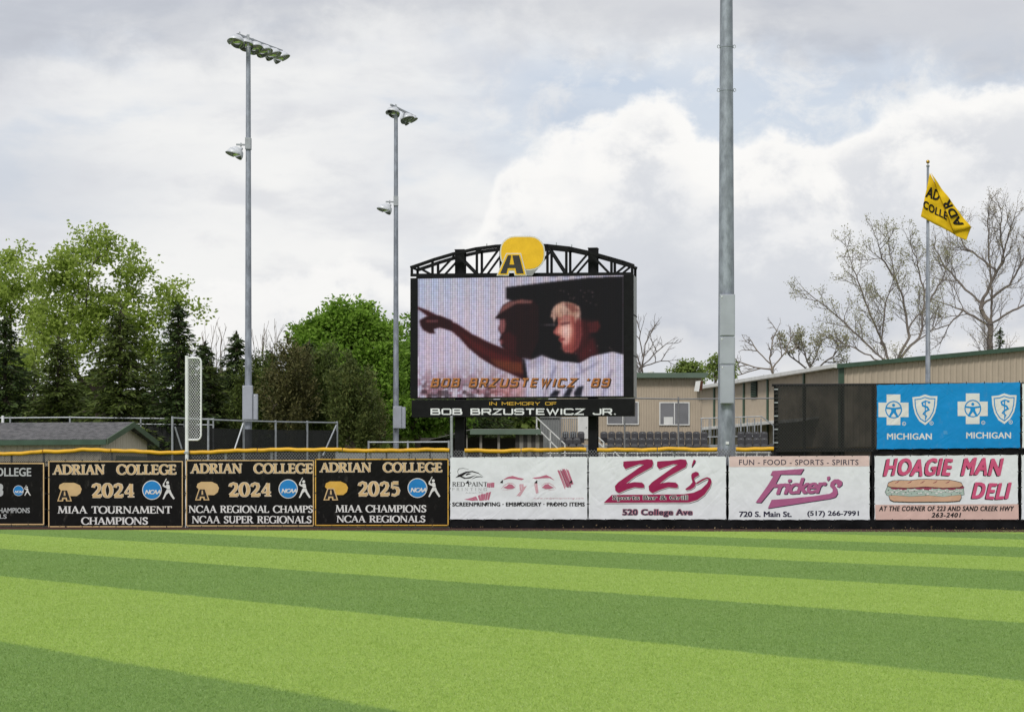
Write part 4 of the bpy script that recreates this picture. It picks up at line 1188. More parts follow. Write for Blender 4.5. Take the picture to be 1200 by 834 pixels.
# LED picture: each lamp of the screen is one small face with its own colour
def led_picture(NX=172, NY=104):
    ss = 2
    w, h = NX * ss, NY * ss
    img = np.zeros((h, w, 3))
    gx, gy = np.meshgrid((np.arange(w) + .5) / w, (np.arange(h) + .5) / h)
    CXr = 43 + gx * 1072; CYr = 20 + gy * 620                      # crop coordinates of every sample
    rs = np.random.RandomState(3)
    def nz(sc, seed):
        r = np.random.RandomState(seed); gsz = r.rand(int(h / sc) + 3, int(w / sc) + 3)
        yy = np.arange(h) / sc; xx = np.arange(w) / sc
        y0 = yy.astype(int); x0 = xx.astype(int); fy = (yy - y0)[:, None]; fx = (xx - x0)[None, :]
        fy = fy * fy * (3 - 2 * fy); fx = fx * fx * (3 - 2 * fx)
        a = gsz[y0][:, x0]; b = gsz[y0][:, x0 + 1]; c = gsz[y0 + 1][:, x0]; d = gsz[y0 + 1][:, x0 + 1]
        return (a * (1 - fx) + b * fx) * (1 - fy) + (c * (1 - fx) + d * fx) * fy
    def blur(m, k):
        for _ in range(2):
            for ax in (0, 1):
                c = m.copy(); n = 1
                for s in range(1, k + 1):
                    c += np.roll(m, s, ax) + np.roll(m, -s, ax); n += 2
                m = c / n
        return m
    def fill(pts, col, soft=1, amt=1.0):
        inside = np.zeros((h, w), bool)
        n = len(pts)
        for i in range(n):
            x0, y0 = pts[i]; x1, y1 = pts[(i + 1) % n]
            if y0 == y1: continue
            c = ((y0 > CYr) != (y1 > CYr)) & (CXr < (x1 - x0) * (CYr - y0) / (y1 - y0) + x0)
            inside ^= c
        m = inside.astype(float)
        if soft: m = blur(m, soft)
        m = (m * amt)[..., None]
        img[:] = img * (1 - m) + np.array(col) * m
    def glow(cx, cy, rx, ry, col, amt):
        m = (np.exp(-(((CXr - cx) / rx) ** 2 + ((CYr - cy) / ry) ** 2)) * amt)[..., None]
        img[:] = img * (1 - m) + np.array(col) * m
    base = np.array((196, 191, 208.0)); img[:] = base
    glow(120, 60, 260, 200, (186, 196, 220), .8); glow(330, 250, 250, 160, (214, 202, 222), .7); glow(100, 420, 200, 160, (208, 190, 214), .7)
    # trees and crowd low on the left
    t = nz(9, 1) * .6 + nz(4, 2) * .4
    m = np.clip((CYr - 470) / 120, 0, 1) * np.clip((t - .38) * 5, 0, 1) * np.clip((640 - CXr) / 160, 0, 1) * .72
    img[:] = img * (1 - m[..., None]) + np.array((128, 82, 92)) * m[..., None]
    m = np.clip((CYr - 540) / 60, 0, 1) * np.clip((nz(6, 7) - .55) * 6, 0, 1) * np.clip((640 - CXr) / 200, 0, 1) * .7
    img[:] = img * (1 - m[..., None]) + np.array((56, 38, 44)) * m[..., None]
    glow(520, 600, 120, 50, (196, 120, 118), .6)
    # dugout roof and the dark behind both men
    fill([(508, 72), (700, 52), (930, 30), (1120, 24), (1120, 430), (1060, 415), (950, 435), (885, 470), (800, 462), (700, 432), (640, 450), (575, 440), (570, 300), (575, 190), (560, 150), (508, 132)], (12, 8, 11))
    # first man: cap, hair, face in shadow
    fill([(448, 232), (470, 205), (490, 165), (530, 142), (590, 134), (650, 142), (680, 175), (680, 340), (640, 430), (620, 560), (560, 470), (520, 410), (500, 395), (478, 372), (484, 352), (470, 345), (482, 318), (466, 285), (478, 262), (474, 236)], (30, 11, 14))
    fill([(490, 168), (530, 146), (590, 136), (645, 144), (640, 156), (560, 158), (505, 188), (470, 212)], (150, 98, 92), 1, .75)
    fill([(474, 240), (500, 236), (506, 262), (500, 300), (484, 316), (470, 288)], (150, 92, 92), 1, .85)
    fill([(470, 345), (492, 340), (496, 362), (480, 372)], (140, 74, 74), 1, .75)
    fill([(484, 318), (520, 300), (560, 330), (560, 420), (510, 400), (490, 360)], (66, 18, 22), 2, .7)
    # arm and pointing hand
    fill([(44, 166), (100, 188), (150, 214), (205, 240), (252, 258), (330, 312), (430, 362), (520, 398), (600, 450), (612, 560), (540, 524), (450, 484), (372, 436), (310, 384), (262, 330), (222, 296), (170, 276), (110, 246), (98, 218), (44, 178)], (54, 14, 17))
    fill([(52, 236), (90, 216), (160, 214), (225, 240), (226, 292), (160, 276), (126, 284), (136, 306), (106, 306), (72, 288), (56, 264)], (42, 11, 14))
    fill([(86, 238), (150, 238), (150, 246), (86, 248)], (150, 96, 100), 1, .7)
    fill([(250, 290), (340, 350), (450, 410), (540, 440), (520, 470), (430, 440), (340, 390)], (86, 24, 25), 2, .7)
    fill([(420, 440), (500, 452), (590, 462), (600, 520), (540, 514), (460, 482)], (120, 62, 36), 2, .7)
    # second man
    fill([(872, 400), (960, 330), (985, 420), (940, 440), (888, 468)], (70, 20, 24), 3)
    fill([(862, 240), (940, 250), (985, 255), (990, 300), (950, 312), (935, 370), (890, 420), (850, 416)], (54, 17, 20), 3)
    fill([(930, 262), (985, 252), (996, 280), (975, 312), (940, 312)], (74, 26, 28), 1)
    fill([(774, 220), (850, 214), (894, 240), (902, 320), (884, 386), (852, 416), (812, 412), (798, 384), (796, 364), (780, 348), (790, 330), (756, 316), (752, 304), (778, 270)], (172, 92, 84))
    fill([(786, 232), (840, 226), (850, 300), (838, 360), (812, 380), (800, 350), (800, 330), (768, 312), (790, 268)], (226, 164, 150), 2, .9)
    glow(822, 300, 26, 34, (246, 206, 192), .8)
    fill([(786, 260), (842, 252), (842, 266), (792, 274)], (96, 44, 44), 1, .8)
    fill([(782, 342), (812, 338), (812, 350), (786, 354)], (120, 40, 44), 1, .8)
    fill([(736, 236), (746, 196), (764, 168), (800, 152), (850, 158), (888, 176), (896, 220), (880, 244), (850, 226), (812, 220), (786, 240), (776, 222), (756, 252), (748, 226)], (188, 146, 128))
    fill([(800, 156), (870, 164), (886, 200), (850, 206), (826, 180)], (120, 62, 56), 1, .7)
    glow(790, 190, 24, 26, (230, 198, 180), .6)
    fill([(850, 232), (900, 244), (904, 330), (886, 388), (856, 416), (838, 412), (862, 360), (866, 300)], (92, 32, 34), 4, .8)
    fill([(780, 236), (846, 226), (852, 246), (790, 258)], (132, 70, 64), 2, .55)
    fill([(798, 384), (846, 372), (852, 414), (812, 412)], (140, 66, 62), 3, .6)
    fill([(760, 316), (790, 318), (792, 332), (770, 330)], (120, 54, 52), 2, .6)
    for k in range(40):
        x = rs.uniform(744, 892); y = 196 + 40 * abs((x - 815) / 80) - 40 + rs.uniform(-14, 60)
        fill([(x, y), (x + 5, y - 2), (x + rs.uniform(-10, 4), y + rs.uniform(22, 44))], (222, 186, 164) if rs.rand() < .5 else (104, 62, 54), 1, .8)
    # shirts
    fill([(592, 440), (640, 452), (692, 428), (770, 462), (830, 462), (890, 470), (950, 436), (1060, 412), (1120, 432), (1120, 645), (612, 645), (618, 560)], (204, 198, 216))
    fill([(600, 440), (640, 452), (692, 428), (730, 446), (700, 470), (620, 500)], (168, 160, 182), 3, .7)
    for x0, y0, x1, y1 in ((986, 462, 850, 540), (1050, 500, 1000, 640), (760, 480, 700, 640), (880, 470, 900, 520)):
        fill([(x0, y0), (x0 + 12, y0 + 4), (x1 + 12, y1), (x1, y1 - 4)], (120, 112, 140), 2, .7)
    fill([(592, 440), (606, 450), (622, 560), (600, 556)], (20, 12, 16), 1)
    fill([(730, 640), (760, 606), (790, 612), (770, 645)], (24, 24, 34), 1); fill([(800, 644), (830, 596), (856, 600), (836, 644)], (24, 24, 34), 1); fill([(860, 620), (880, 590), (910, 586), (896, 640), (862, 644)], (24, 24, 34), 1)
    for k in range(26):
        x = rs.uniform(790, 1060); y = rs.uniform(90, 190) if k < 18 else rs.uniform(380, 420)
        glow(x, y, 5, 4, (120, 100, 100), .5)
    glow(735, 270, 34, 3, (120, 112, 120), .8)
    img[:] *= (0.94 + 0.12 * nz(3, 11))[..., None]
    img = np.clip(img, 0, 255).reshape(NY, ss, NX, ss, 3).mean((1, 3)) / 255.0
    col = np.where(img <= .04045, img / 12.92, ((img + .055) / 1.055) ** 2.4)
    # lamp columns and rows
    cmul = np.where(np.arange(NX) % 2 == 0, 1.12, 0.78) * (0.94 + 0.12 * rs.rand(NX))
    rmul = np.where(np.arange(NY) % 2 == 0, 1.05, 0.92)
    col *= cmul[None, :, None] * rmul[:, None, None]
    col *= 1 + 0.08 * (rs.rand(NY, NX, 3) - .5)
    tint = 0.5 + 0.5 * np.sin(np.arange(NX) * 2 * math.pi / 11.0)
    col[..., 2] *= (0.94 + 0.12 * tint)[None, :]; col[..., 0] *= (1.06 - 0.10 * tint)[None, :]
    return np.clip(col, 0, 1)
led = led_picture()
NY, NX, _ = led.shape
sL, sR = bt(489.8), bt(730.8); sT, sB = ZT - 0.03, ZB + 0.03
scr = MB()
for j in range(NY + 1):
    for i in range(NX + 1):
        scr.v.append(tuple(B3(sL + (sR - sL) * i / NX, sT + (sB - sT) * j / NY, 0.012)))
for j in range(NY):
    for i in range(NX):
        a = j * (NX + 1) + i
        scr.f.append((a, a + NX + 1, a + NX + 2, a + 1))
mled = bpy.data.materials.new('led_screen'); mled.use_nodes = True
q = NG(mled.node_tree); mled.node_tree.nodes.clear()
at = q.node('ShaderNodeAttribute', attribute_name='led')
pb_ = q.node('ShaderNodeBsdfPrincipled'); pb_.inputs['Base Color'].default_value = (0.006, 0.006, 0.008, 1); pb_.inputs['Roughness'].default_value = 0.7; pb_.inputs['Specular IOR Level'].default_value = .15
q.link(at.outputs['Color'], pb_.inputs['Emission Color']); pb_.inputs['Emission Strength'].default_value = 0.80
q.link(pb_.outputs[0], q.node('ShaderNodeOutputMaterial').inputs[0])
so = scr.build('led_screen', mled, board)
so['label'] = 'lit video picture of a man pointing beside a fair-haired man'
ca = so.data.attributes.new('led', 'FLOAT_COLOR', 'FACE')
ca.data.foreach_set('color', np.concatenate([led, np.ones((NY, NX, 1))], 2).astype(np.float32).ravel())
def mk_emit(name, col, st):
    m = bpy.data.materials.new(name); m.use_nodes = True; q = NG(m.node_tree); m.node_tree.nodes.clear()
    p = q.node('ShaderNodeBsdfPrincipled'); p.inputs['Base Color'].default_value = (.01, .01, .01, 1); p.inputs['Roughness'].default_value = .7
    pos = q.node('ShaderNodeNewGeometry').outputs['Position']
    x, y, z = q.sep(pos)
    st_ = q.smooth(q.m('PINGPONG', q.mul(x, 18.0), 1.0), 0.2, 0.8, 0.55, 1.0)
    q.link(q.mix(st_, tuple(c * .35 for c in col), col), p.inputs['Emission Color'])
    p.inputs['Emission Strength'].default_value = st
    q.link(p.outputs[0], q.node('ShaderNodeOutputMaterial').inputs[0])
    return m
cmB = lambda cx, cy, off: BP(480 + cx / 4.444, 320 + cy / 4.444, 0.012 + off)
st1 = square("BOB BRZUSTEWICZ '89", wd=.18, shear=.22, space=.42, xs=.56)
Print(cmB, 1).text(square("BOB BRZUSTEWICZ '89", wd=.18, shear=.22, space=.42, xs=.56, grow=.14), (108, 544, 1046, 598), 3, 4, ref=st1, gap=.45).build('screen_lettering_shadow', mk_emit('dark_brown_pixels', srgb(60, 32, 20), .8), so)
Print(cmB, 2).text(st1, (108, 544, 1046, 598), gap=.45).build('screen_lettering', mk_emit('orange_pixels', srgb(196, 122, 48), .72), so)
# memorial panel
p0, p1 = bt(482.4), bt(743.2)
mp = bevel(bblock(p0, p1, CH + 2.10, CH + 2.655, 0.02, -0.32).build('name_panel', black_steel, board), 0.01)
cmN = lambda cx, cy, off: BP(480 + cx / 4.444, 320 + cy / 4.444, 0.022 + off)
v_sign_gold = mk('gold_sign_paint', (0.55, 0.33, 0.035), 0.5, 0.0, 0.08, 3)
v_sign_white = mk('white_sign_paint', (0.72, 0.73, 0.75), 0.5, 0.0, 0.05, 3)
Print(cmN, 1).text(square('IN MEMORY OF', wd=.19, space=.32), (416, 668, 765, 690), gap=.6).build('lettering', v_sign_gold, mp)
Print(cmN, 1).text(square('BOB BRZUSTEWICZ JR.', wd=.21, space=.32), (110, 702, 1074, 742), gap=.6).build('lettering', v_sign_white, mp)
for px in (532.5, 690):
    bblock(bt(px), bt(px + 9), CH + 2.55, ZB + 0.05, -0.1, -0.3).build('bracket', black_steel, board)
# cut-out emblem on the truss: plain plate with the block letter
def plate(pts, o0, o1, name, mat, par):
    n = len(pts)
    tris = tessellate_polygon([[Vector((x, y, 0)) for x, y in pts]])
    mb = MB()
    mb.v = [tuple(BP(x, y, o0)) for x, y in pts] + [tuple(BP(x, y, o1)) for x, y in pts]
    mb.f = [tuple(t) for t in tris] + [tuple(n + i for i in reversed(t)) for t in tris] + [(k, (k + 1) % n, n + (k + 1) % n, n + k) for k in range(n)]
    return mb.build(name, mat, par)
sg_y = mk('yellow_sign_paint', (0.78, 0.46, 0.01), 0.45, 0.0, 0.06, 3)
sg_k = mk('charcoal_sign_paint', (0.03, 0.028, 0.028), 0.45, 0.0, 0.1, 3)
sg_w = mk('pale_sign_edge', (0.62, 0.60, 0.55), 0.5, 0.0, 0.06, 3)
sg_g = mk('grey_sign_paint', (0.27, 0.27, 0.28), 0.5, 0.0, 0.08, 3)
em = empty('cutout_emblem', BP(611, 324, 0.05), 'cut-out yellow plate with block letter A mounted on the scoreboard truss', 'sign')
def rrect(x0, y0, x1, y1, r, n=6):
    return [(x1 - r + r * math.cos(R(a)), y0 + r - r * math.sin(R(a))) for a in np.linspace(0, 90, n)] + [(x0 + r + r * math.cos(R(a)), y0 + r - r * math.sin(R(a))) for a in np.linspace(90, 180, n)] + \
           [(x0 + r + r * math.cos(R(a)), y1 - r - r * math.sin(R(a))) for a in np.linspace(180, 270, n)] + [(x1 - r + r * math.cos(R(a)), y1 - r - r * math.sin(R(a))) for a in np.linspace(270, 360, n)]
plate(rrect(586.5, 277.0, 639.2, 317.0, 17), 0.10, 0.06, 'plate_edge', sg_w, em)
plate(rrect(588.0, 278.4, 637.8, 315.6, 16), 0.112, 0.101, 'plate_face', sg_y, em)
plate([(604, 297), (608, 293), (628, 300), (634, 311), (624, 323.4), (611, 323.4)], 0.099, 0.06, 'plate_foot', sg_g, em)
A_o = [(594, 297.2), (611.4, 297.2), (618.4, 323.6), (603.8, 323.6), (602.9, 318.5), (598, 318.5), (597, 323.6), (582.8, 323.6)]
plate(A_o, 0.142, 0.113, 'letter_outline', sg_w, em)
def shr(p, k): return [(600.6 + (a - 600.6) * k, 311 + (b - 311) * k) for a, b in p]
plate([(594.8, 298.3), (610.6, 298.3), (616.9, 322.5), (604.8, 322.5), (603.8, 317.2), (597.2, 317.2), (596.2, 322.5), (584.4, 322.5)], 0.152, 0.1425, 'letter_edge', sg_y, em)
plate([(596.2, 299.8), (600.0, 299.8), (598.0, 310.6), (598.0, 314.6), (596.0, 314.6), (594.6, 321), (587.2, 321)], 0.162, 0.1525, 'letter_face', sg_k, em)
plate([(601.4, 299.8), (609.3, 299.8), (614.7, 321), (606.2, 321), (605.0, 314.6), (598.1, 314.6), (598.1, 310.6), (603.6, 310.6)], 0.162, 0.1525, 'letter_face', sg_k, em)

# ------------------------------------------------------------------ floodlight poles
mirror = mk('lamp_reflector', (0.55, 0.57, 0.55), 0.12, 1.0, 0.1, 4)
def lamp_head(parent, pos, aim, r=0.30):
    pos = np.array(pos, float); aim = np.array(aim, float); aim /= np.linalg.norm(aim)
    h = MB().lathe(pos, aim, [(-r * 1.15, .02), (-r * 1.12, r * .20), (-r * .80, r * .32), (-r * .62, r * .70), (-r * .25, r * .95), (0.02, r * 1.04), (0.03, r * 1.04), (0.03, r * 1.00)], 18).build('lamp_head', lamp_white, parent, smooth=True)
    MB().lathe(pos, aim, [(0.03, r * .995), (-r * .2, r * .90), (-r * .55, r * .62), (-r * .72, r * .1), (-r * .72, 0.0)], 18).build('reflector', mirror, h, smooth=True)
    # visor: upper half of a flared sleeve
    s = np.cross(aim, (0, 0, 1)); s /= np.linalg.norm(s); t = np.cross(s, aim)
    mb = MB(); n = 14
    for rr_, hh in ((1.05, 0.0), (1.12, .85)):
        for k in range(n + 1):
            a = math.pi * (-.06 + 1.12 * k / n)
            wgt = 1.0 if hh == 0 else (.25 + .75 * math.sin(max(0, min(math.pi, math.pi * k / n))))
            mb.v.append(tuple(pos + aim * (hh * r * wgt) + r * rr_ * (math.cos(a) * s + math.sin(a) * t)))
    for k in range(n):
        mb.f.append((k, k + 1, n + 2 + k, n + 1 + k))
    v = mb.build('visor', lamp_white, h, smooth=True)
    sm = v.modifiers.new('thick', 'SOLIDIFY'); sm.thickness = 0.012
    MB().bar(pos - aim * r * .95, pos - aim * r * .95 + np.array((0, 0, r * .75)), .05, .05).build('yoke', galv_post, h)
    return h

def light_pole(px, d, py_top, r0, r1, label, arm, heads, spur, boxes):
    x, _, _ = W(px, 0, d); zt_ = CH + (HOR - py_top) * d / F
    root = empty('floodlight_pole', (x, d, 0), label, 'light pole', 'sports floodlight poles')
    n = 10
    MB().tube([(x, d, zt_ * k / n) for k in range(n + 1)], [r0 + (r1 - r0) * k / n for k in range(n + 1)], 16).build('shaft', galv, root, smooth=True)
    MB().lathe((x, d, zt_), (0, 0, 1), [(0, r1 * 1.15), (0.05, r1 * 1.1), (.07, 0)], 12).build('shaft_cap', galv_post, root, smooth=True)
    if arm:
        a, b = arm
        MB().bar((x + a[0], d + a[1], zt_ + .52), (x + b[0], d + b[1], zt_ + .52), .09, .09).build('cross_arm', galv_post, root)
        MB().bar((x, d - .05, zt_ - .4), (x, d - .05, zt_ + .56), .10, .10).build('arm_bracket', galv_post, root)
        for f, aim in heads:
            q_ = np.array((x + a[0] + (b[0] - a[0]) * f, d + a[1] + (b[1] - a[1]) * f - .16, zt_ + .16))
            lamp_head(root, q_, aim, .335)
    if spur:
        py, dx = spur
        z = CH + (HOR - py) * d / F
        MB().bar((x, d, z + .45), (x + dx, d - .1, z + .45), .07, .07).build('spur_arm', galv_post, root)
        MB().bar((x - .2 * np.sign(dx) * 0, d, z + .25), (x, d, z + .75), r0 * 1.45, r0 * 2.1).build('spur_bracket', galv_post, root)
        lamp_head(root, (x + dx, d - .12, z + .05), (-.62, -.30, -.72), .34)
    for (bx0, by0, bx1, by1, dep) in boxes:
        lo = W(bx0, by1, d); hi = W(bx1, by0, d)
        b_ = MB().box((lo[0], d - r0 - dep, lo[2]), (hi[0], d - r0 + .03, hi[2])).build('control_box', grey_box, root)
        bevel(b_, .012)
        MB().box((lo[0] + .03, d - r0 - dep - .012, lo[2] + .03), (hi[0] - .03, d - r0 - dep - .001, hi[2] - .03)).build('door', grey_box, b_)
        MB().box((lo[0] + .05, d - r0 - dep - .03, hi[2] - .10), (lo[0] + .08, d - r0 - dep - .012, hi[2] - .05)).build('latch', white_paint, b_)
    return root
aims = [(-.30, -.66, -.72), (-.05, -.72, -.74), (.30, -.66, -.74), (.55, -.48, -.74), (.70, -.30, -.72), (.78, -.15, -.70), (.80, -.10, -.7)]
L1 = light_pole(291, 90, 56, .17, .10, 'tall floodlight pole behind the fence with a row of lamps, near the foul pole',
           ((-.44, -.3), (1.12, 3.2)), [(k / 5.2, aims[min(k, 6)]) for k in range(6)], (182, -.52), [(285.4, 452, 297.2, 492, .22), (297.8, 462, 303, 492, .16)])
L2 = light_pole(464, 106, 136, .16, .10, 'shorter looking floodlight pole with few lamps between the round tree and scoreboard',
           ((-.25, -.3), (.85, 3.2)), [(.12, aims[0]), (.62, aims[3]), (.75, aims[5])], (247, -.52), [(461, 476, 471, 502, .20), (471.3, 477, 475.5, 502, .15)])
npx, nd = 851.2, F / fence_s(851) + .62
L3 = light_pole(npx, nd, -230, .290, .165, 'thick grey floodlight pole crossing the photo right of the scoreboard, top out of frame',
           ((-.9, 0), (.9, 0)), [(0.0, aims[1]), (.33, aims[1]), (.66, aims[1]), (1.0, aims[1])], None,
           [(842, 346, 859.8, 394.6, .10), (842, 395.4, 859.8, 427.6, .10), (842.4, 428.4, 858.6, 473.4, .14)])
for py in (55, 106):
    z = CH + (HOR - py) * nd / F; x = (npx - CX) * nd / F
    rr0 = .29 + (.165 - .29) * z / 22
    br = MB().lathe((x, nd, z - .03), (0, 0, 1), [(0, rr0 + .003), (0, rr0 + .014), (.05, rr0 + .014), (.05, rr0 + .003)], 16).build('band', galv, L3, smooth=False)
    for sx in (-1, 1):
        ring = [(x + sx * (rr0 + .045) + .04 * math.cos(a), nd - .03, z + .05 * math.sin(a)) for a in np.linspace(0, 2 * math.pi, 9)]
        MB().tube(ring, .012, 5).build('lug', galv_post, br)
xx = (npx - CX) * nd / F
MB().box((xx - .05, nd - .30, CH + (HOR - 520.5) * nd / F), (xx + .05, nd - .27, CH + (HOR - 517.5) * nd / F)).build('number_tag', white_paint, L3)

# ------------------------------------------------------------------ foul pole
fo_ = -0.085
fpole = empty('foul_pole', FZ(218.2, 0, fo_), 'white foul pole with a tall narrow wire mesh wing above the fence', 'foul pole')
MB().tube([FZ(218.2, 0, fo_), FP(218.2, 416.5, fo_)], 0.058, 12).build('pole', white_paint, fpole, smooth=True)
wpt = [(220, 419.2), (231, 419.2), (233.5, 420.2), (234.8, 423), (234.8, 510), (233.5, 513.4), (231, 515.2), (220, 515.2)]
MB().tube([FP(a, b, fo_) for a, b in wpt], 0.030, 8).build('wing_frame', white_paint, fpole, smooth=True)
mb = MB()
x0, x1, y0, y1 = 220.4, 234.3, 420, 514.6
st = 4.1
for sgn in (1, -1):
    k = -40
    while k < 60:
        c0 = y0 + k * st
        # line y = c0 + sgn*1.5*(x-x0)
        pts_ = []
        for xx_ in np.linspace(x0, x1, 60):
            yy = c0 + sgn * 1.45 * (xx_ - x0)
            if y0 <= yy <= y1: pts_.append((xx_, yy))
        if len(pts_) > 2:
            mb.tube([FP(*pts_[0], fo_ + .004 * sgn), FP(*pts_[-1], fo_ + .004 * sgn)], 0.0052, 4, cap=False)
        k += 1
mb.build('wire_mesh', white_paint, fpole)
for py in (530,):
    MB().obox(FP(218.2, py, fo_), (FU[0], FU[1], 0), (0, 0, 1), (FN[0], FN[1], 0), .075, .03, .075).build('clamp', galv_post, fpole)

# ------------------------------------------------------------------ flagpole and flag
fd = 92.0
fx = (1087.4 - CX) * fd / F
fp_ = empty('flagpole', (fx, fd, 0), 'tapered grey flagpole with a gold ball on top behind the blue banner', 'flagpole')
zt_ = CH + (HOR - 196) * fd / F
MB().tube([(fx, fd, 0), (fx, fd, zt_ * .4), (fx, fd, zt_)], [.125, .115, .055], 12).build('shaft', galv, fp_, smooth=True)
MB().lathe((fx, fd, zt_), (0, 0, 1), [(0, .06), (.02, .075), (.09, .075), (.11, .02), (.17, .02)], 10).build('truck', galv_post, fp_, smooth=True)
MB().lathe((fx, fd, zt_ + .24), (0, 0, 1), [(-.085 * math.cos(a) - 0, max(1e-4, .085 * math.sin(a))) for a in np.linspace(0, math.pi, 9)], 12).build('finial', mk('gilt_ball', (.55, .34, .06), .3, .9), fp_, smooth=True)
MB().tube([(fx + .02, fd - .13, 1.2), (fx + .03, fd - .10, zt_ - .05)], .008, 4).build('halyard', white_paint, fp_)
flag_m = mk('yellow_flag_cloth', (0.72, 0.47, 0.012), 0.75, 0.0, 0.10, 3, 0.25, 12, spec=.15)
flag_k = mk('black_flag_print', (0.018, 0.016, 0.014), 0.8, 0.0, 0.1, 3, spec=.15)
def flag_pt(px, py, layer):
    x, _, z = W(px, py, fd)
    wv = .05 * math.sin((px - 1087) * .22 + py * .05) + .03 * math.sin(py * .3 + px * .1)
    return np.array((x, fd - .16 - layer + wv, z))
flag = empty('flag', W(1089, 205, fd), 'yellow college flag folded by the wind near the top of the flagpole', 'flag')
def cloth(quad, layer, name, n=14):
    a, b, c, d = [np.array(p, float) for p in quad]
    mb = MB()
    for j in range(n + 1):
        for i in range(n + 1):
            u, v = i / n, j / n
            p = (a * (1 - u) + b * u) * (1 - v) + (d * (1 - u) + c * u) * v
            mb.v.append(tuple(flag_pt(p[0], p[1], layer)))
    for j in range(n):
        for i in range(n):
            k = j * (n + 1) + i
            mb.f.append((k, k + 1, k + n + 2, k + n + 1))
    o = mb.build(name, flag_m, flag, smooth=True)
    s = o.modifiers.new('thick', 'SOLIDIFY'); s.thickness = .006
    return o
cloth([(1088.6, 203.5), (1098, 222), (1130.5, 282), (1078.0, 254.5)], 0.0, 'hoist_sheet')
fold = cloth([(1089.2, 204.0), (1112, 236), (1136.4, 268), (1116, 272.6)], 0.16, 'folded_sheet')
cloth([(1116.2, 272.2), (1136.2, 267.6), (1131, 282.2), (1119, 277)], 0.08, 'tail_sheet')
cmF = lambda layer: (lambda cx, cy, off: flag_pt(1050 + cx / 6.95, 180 + cy / 6.95, layer + off))
def affine(o, ex, ey):
    return lambda u, v: (o[0] + ex[0] * u + ey[0] * v, o[1] + ex[1] * u + ey[1] * v)
def flagtext(s, layer, o, ex, ey, name):
    V, Fc, D = sans(s, .028, 0, 1.05)
    x0, y0 = V.min(0); x1, y1 = V.max(0)
    p = Print(cmF(layer), 3)
    A_ = affine(o, ex, ey)
    # subdivide by fitting to a unit box first
    p.text((V, Fc, D), (0, 0, 1, 1), fn=lambda u, v: A_(u, 1 - v))
    p.build(name, flag_k, flag)
flagtext('AD', 0.02, (230, 358), (112, 32), (22, -84), 'lettering')
flagtext('COLLE', 0.02, (208, 445), (196, 102), (10, -62), 'lettering')
flagtext('ADR', 0.18, (540, 584), (-120, -205), (-64, 26), 'lettering')

# ------------------------------------------------------------------ buildings on the right
def ribwall(a, b, z0, z1a, z1b, mat, name, parent, pitch=.30, dep=.035, front=1):
    """upright ribbed steel wall from a to b (x, y), sloping top allowed; front=1 ribs towards the left-hand normal"""
    a = np.array(a, float); b = np.array(b, float); L = np.linalg.norm(b - a); u = (b - a) / L
    nrm = np.array((u[1], -u[0])) * front
    s = 0.0; prof = []
    while s < L:
        for ds, o in ((0, 0), (.55, 0), (.68, 1), (.87, 1)):
            q_ = s + ds * pitch
            if q_ < L: prof.append((q_, o * dep))
        s += pitch
    prof.append((L, 0))
    mb = MB()
    for q_, o in prof:
        p = a + u * q_ + nrm * o; zt = z1a + (z1b - z1a) * q_ / L
        mb.v += [(p[0], p[1], z0), (p[0], p[1], zt)]
    for k in range(len(prof) - 1):
        mb.f.append((2 * k, 2 * k + 2, 2 * k + 3, 2 * k + 1))
    return mb.build(name, mat, parent)

pd = 135.0
pr = empty('press_box_building', W(740, 0, pd) * np.array((1, 1, 0)), 'beige ribbed press box with green roof edge and two sliding windows', 'building')
X = lambda px: (px - CX) * pd / F
Zp_ = lambda py: CH + (HOR - py) * pd / F
ribwall((X(652), pd), (X(822), pd), 0, Zp_(441), Zp_(441), beige_steel, 'wall', pr, .17, .03)
ribwall((X(822), pd), (X(822), pd + 9), 0, Zp_(441), Zp_(441) + .3, beige_steel, 'wall', pr, .17, .03)
rfp = MB().hexa([(X(648), pd - .45, Zp_(440.5)), (X(829), pd - .45, Zp_(440.5)), (X(829), pd + 9, Zp_(438)), (X(648), pd + 9, Zp_(438))],
          [(X(648), pd - .45, Zp_(437)), (X(829), pd - .45, Zp_(437)), (X(829), pd + 9, Zp_(434)), (X(648), pd + 9, Zp_(434))]).build('roof', green_roof, pr)
MB().box((X(648), pd - .52, Zp_(443)), (X(827), pd - .455, Zp_(439.8))).build('fascia', green_roof, rfp)
MB().lathe((X(764), pd + 1, Zp_(436.5)), (0, 0, 1), [(0, .22), (.12, .2), (.18, .0)], 10).build('roof_vent', white_trim, rfp, smooth=True)
for x0, x1, y0, y1 in ((772.5, 808, 471, 498.2), (711, 748.5, 470.5, 497.5)):
    wn = MB()
    a, b, zt, zb = X(x0), X(x1), Zp_(y0), Zp_(y1)
    w_ = .07
    for lo, hi in (((a, zb), (b, zb + w_)), ((a, zt - w_), (b, zt)), ((a, zb + w_), (a + w_, zt - w_)), ((b - w_, zb + w_), (b, zt - w_)), (((a + b) / 2 - .03, zb + w_), ((a + b) / 2 + .03, zt - w_))):
        wn.box((lo[0], pd - .10, lo[1]), (hi[0], pd - .04, hi[1]))
    wo_ = wn.build('window', white_trim, pr)
    m_ = (a + b) / 2
    MB().box((a + w_, pd - .075, zb + w_), (m_ - .03, pd - .06, zt - w_)).build('pane', glass, wo_)
    MB().box((m_ + .03, pd - .085, zb + w_), (b - w_, pd - .07, zt - w_)).build('pane', glass, wo_)
    if x0 > 760:
        MB().box((a + .30, pd - .082, zb + w_), (m_ - .1, pd - .0755, zb + .55)).build('paper', white_trim, wo_)
dr = MB().box((X(677), pd - .09, Zp_(514)), (X(689), pd - .04, Zp_(486))).build('door', white_trim, pr)
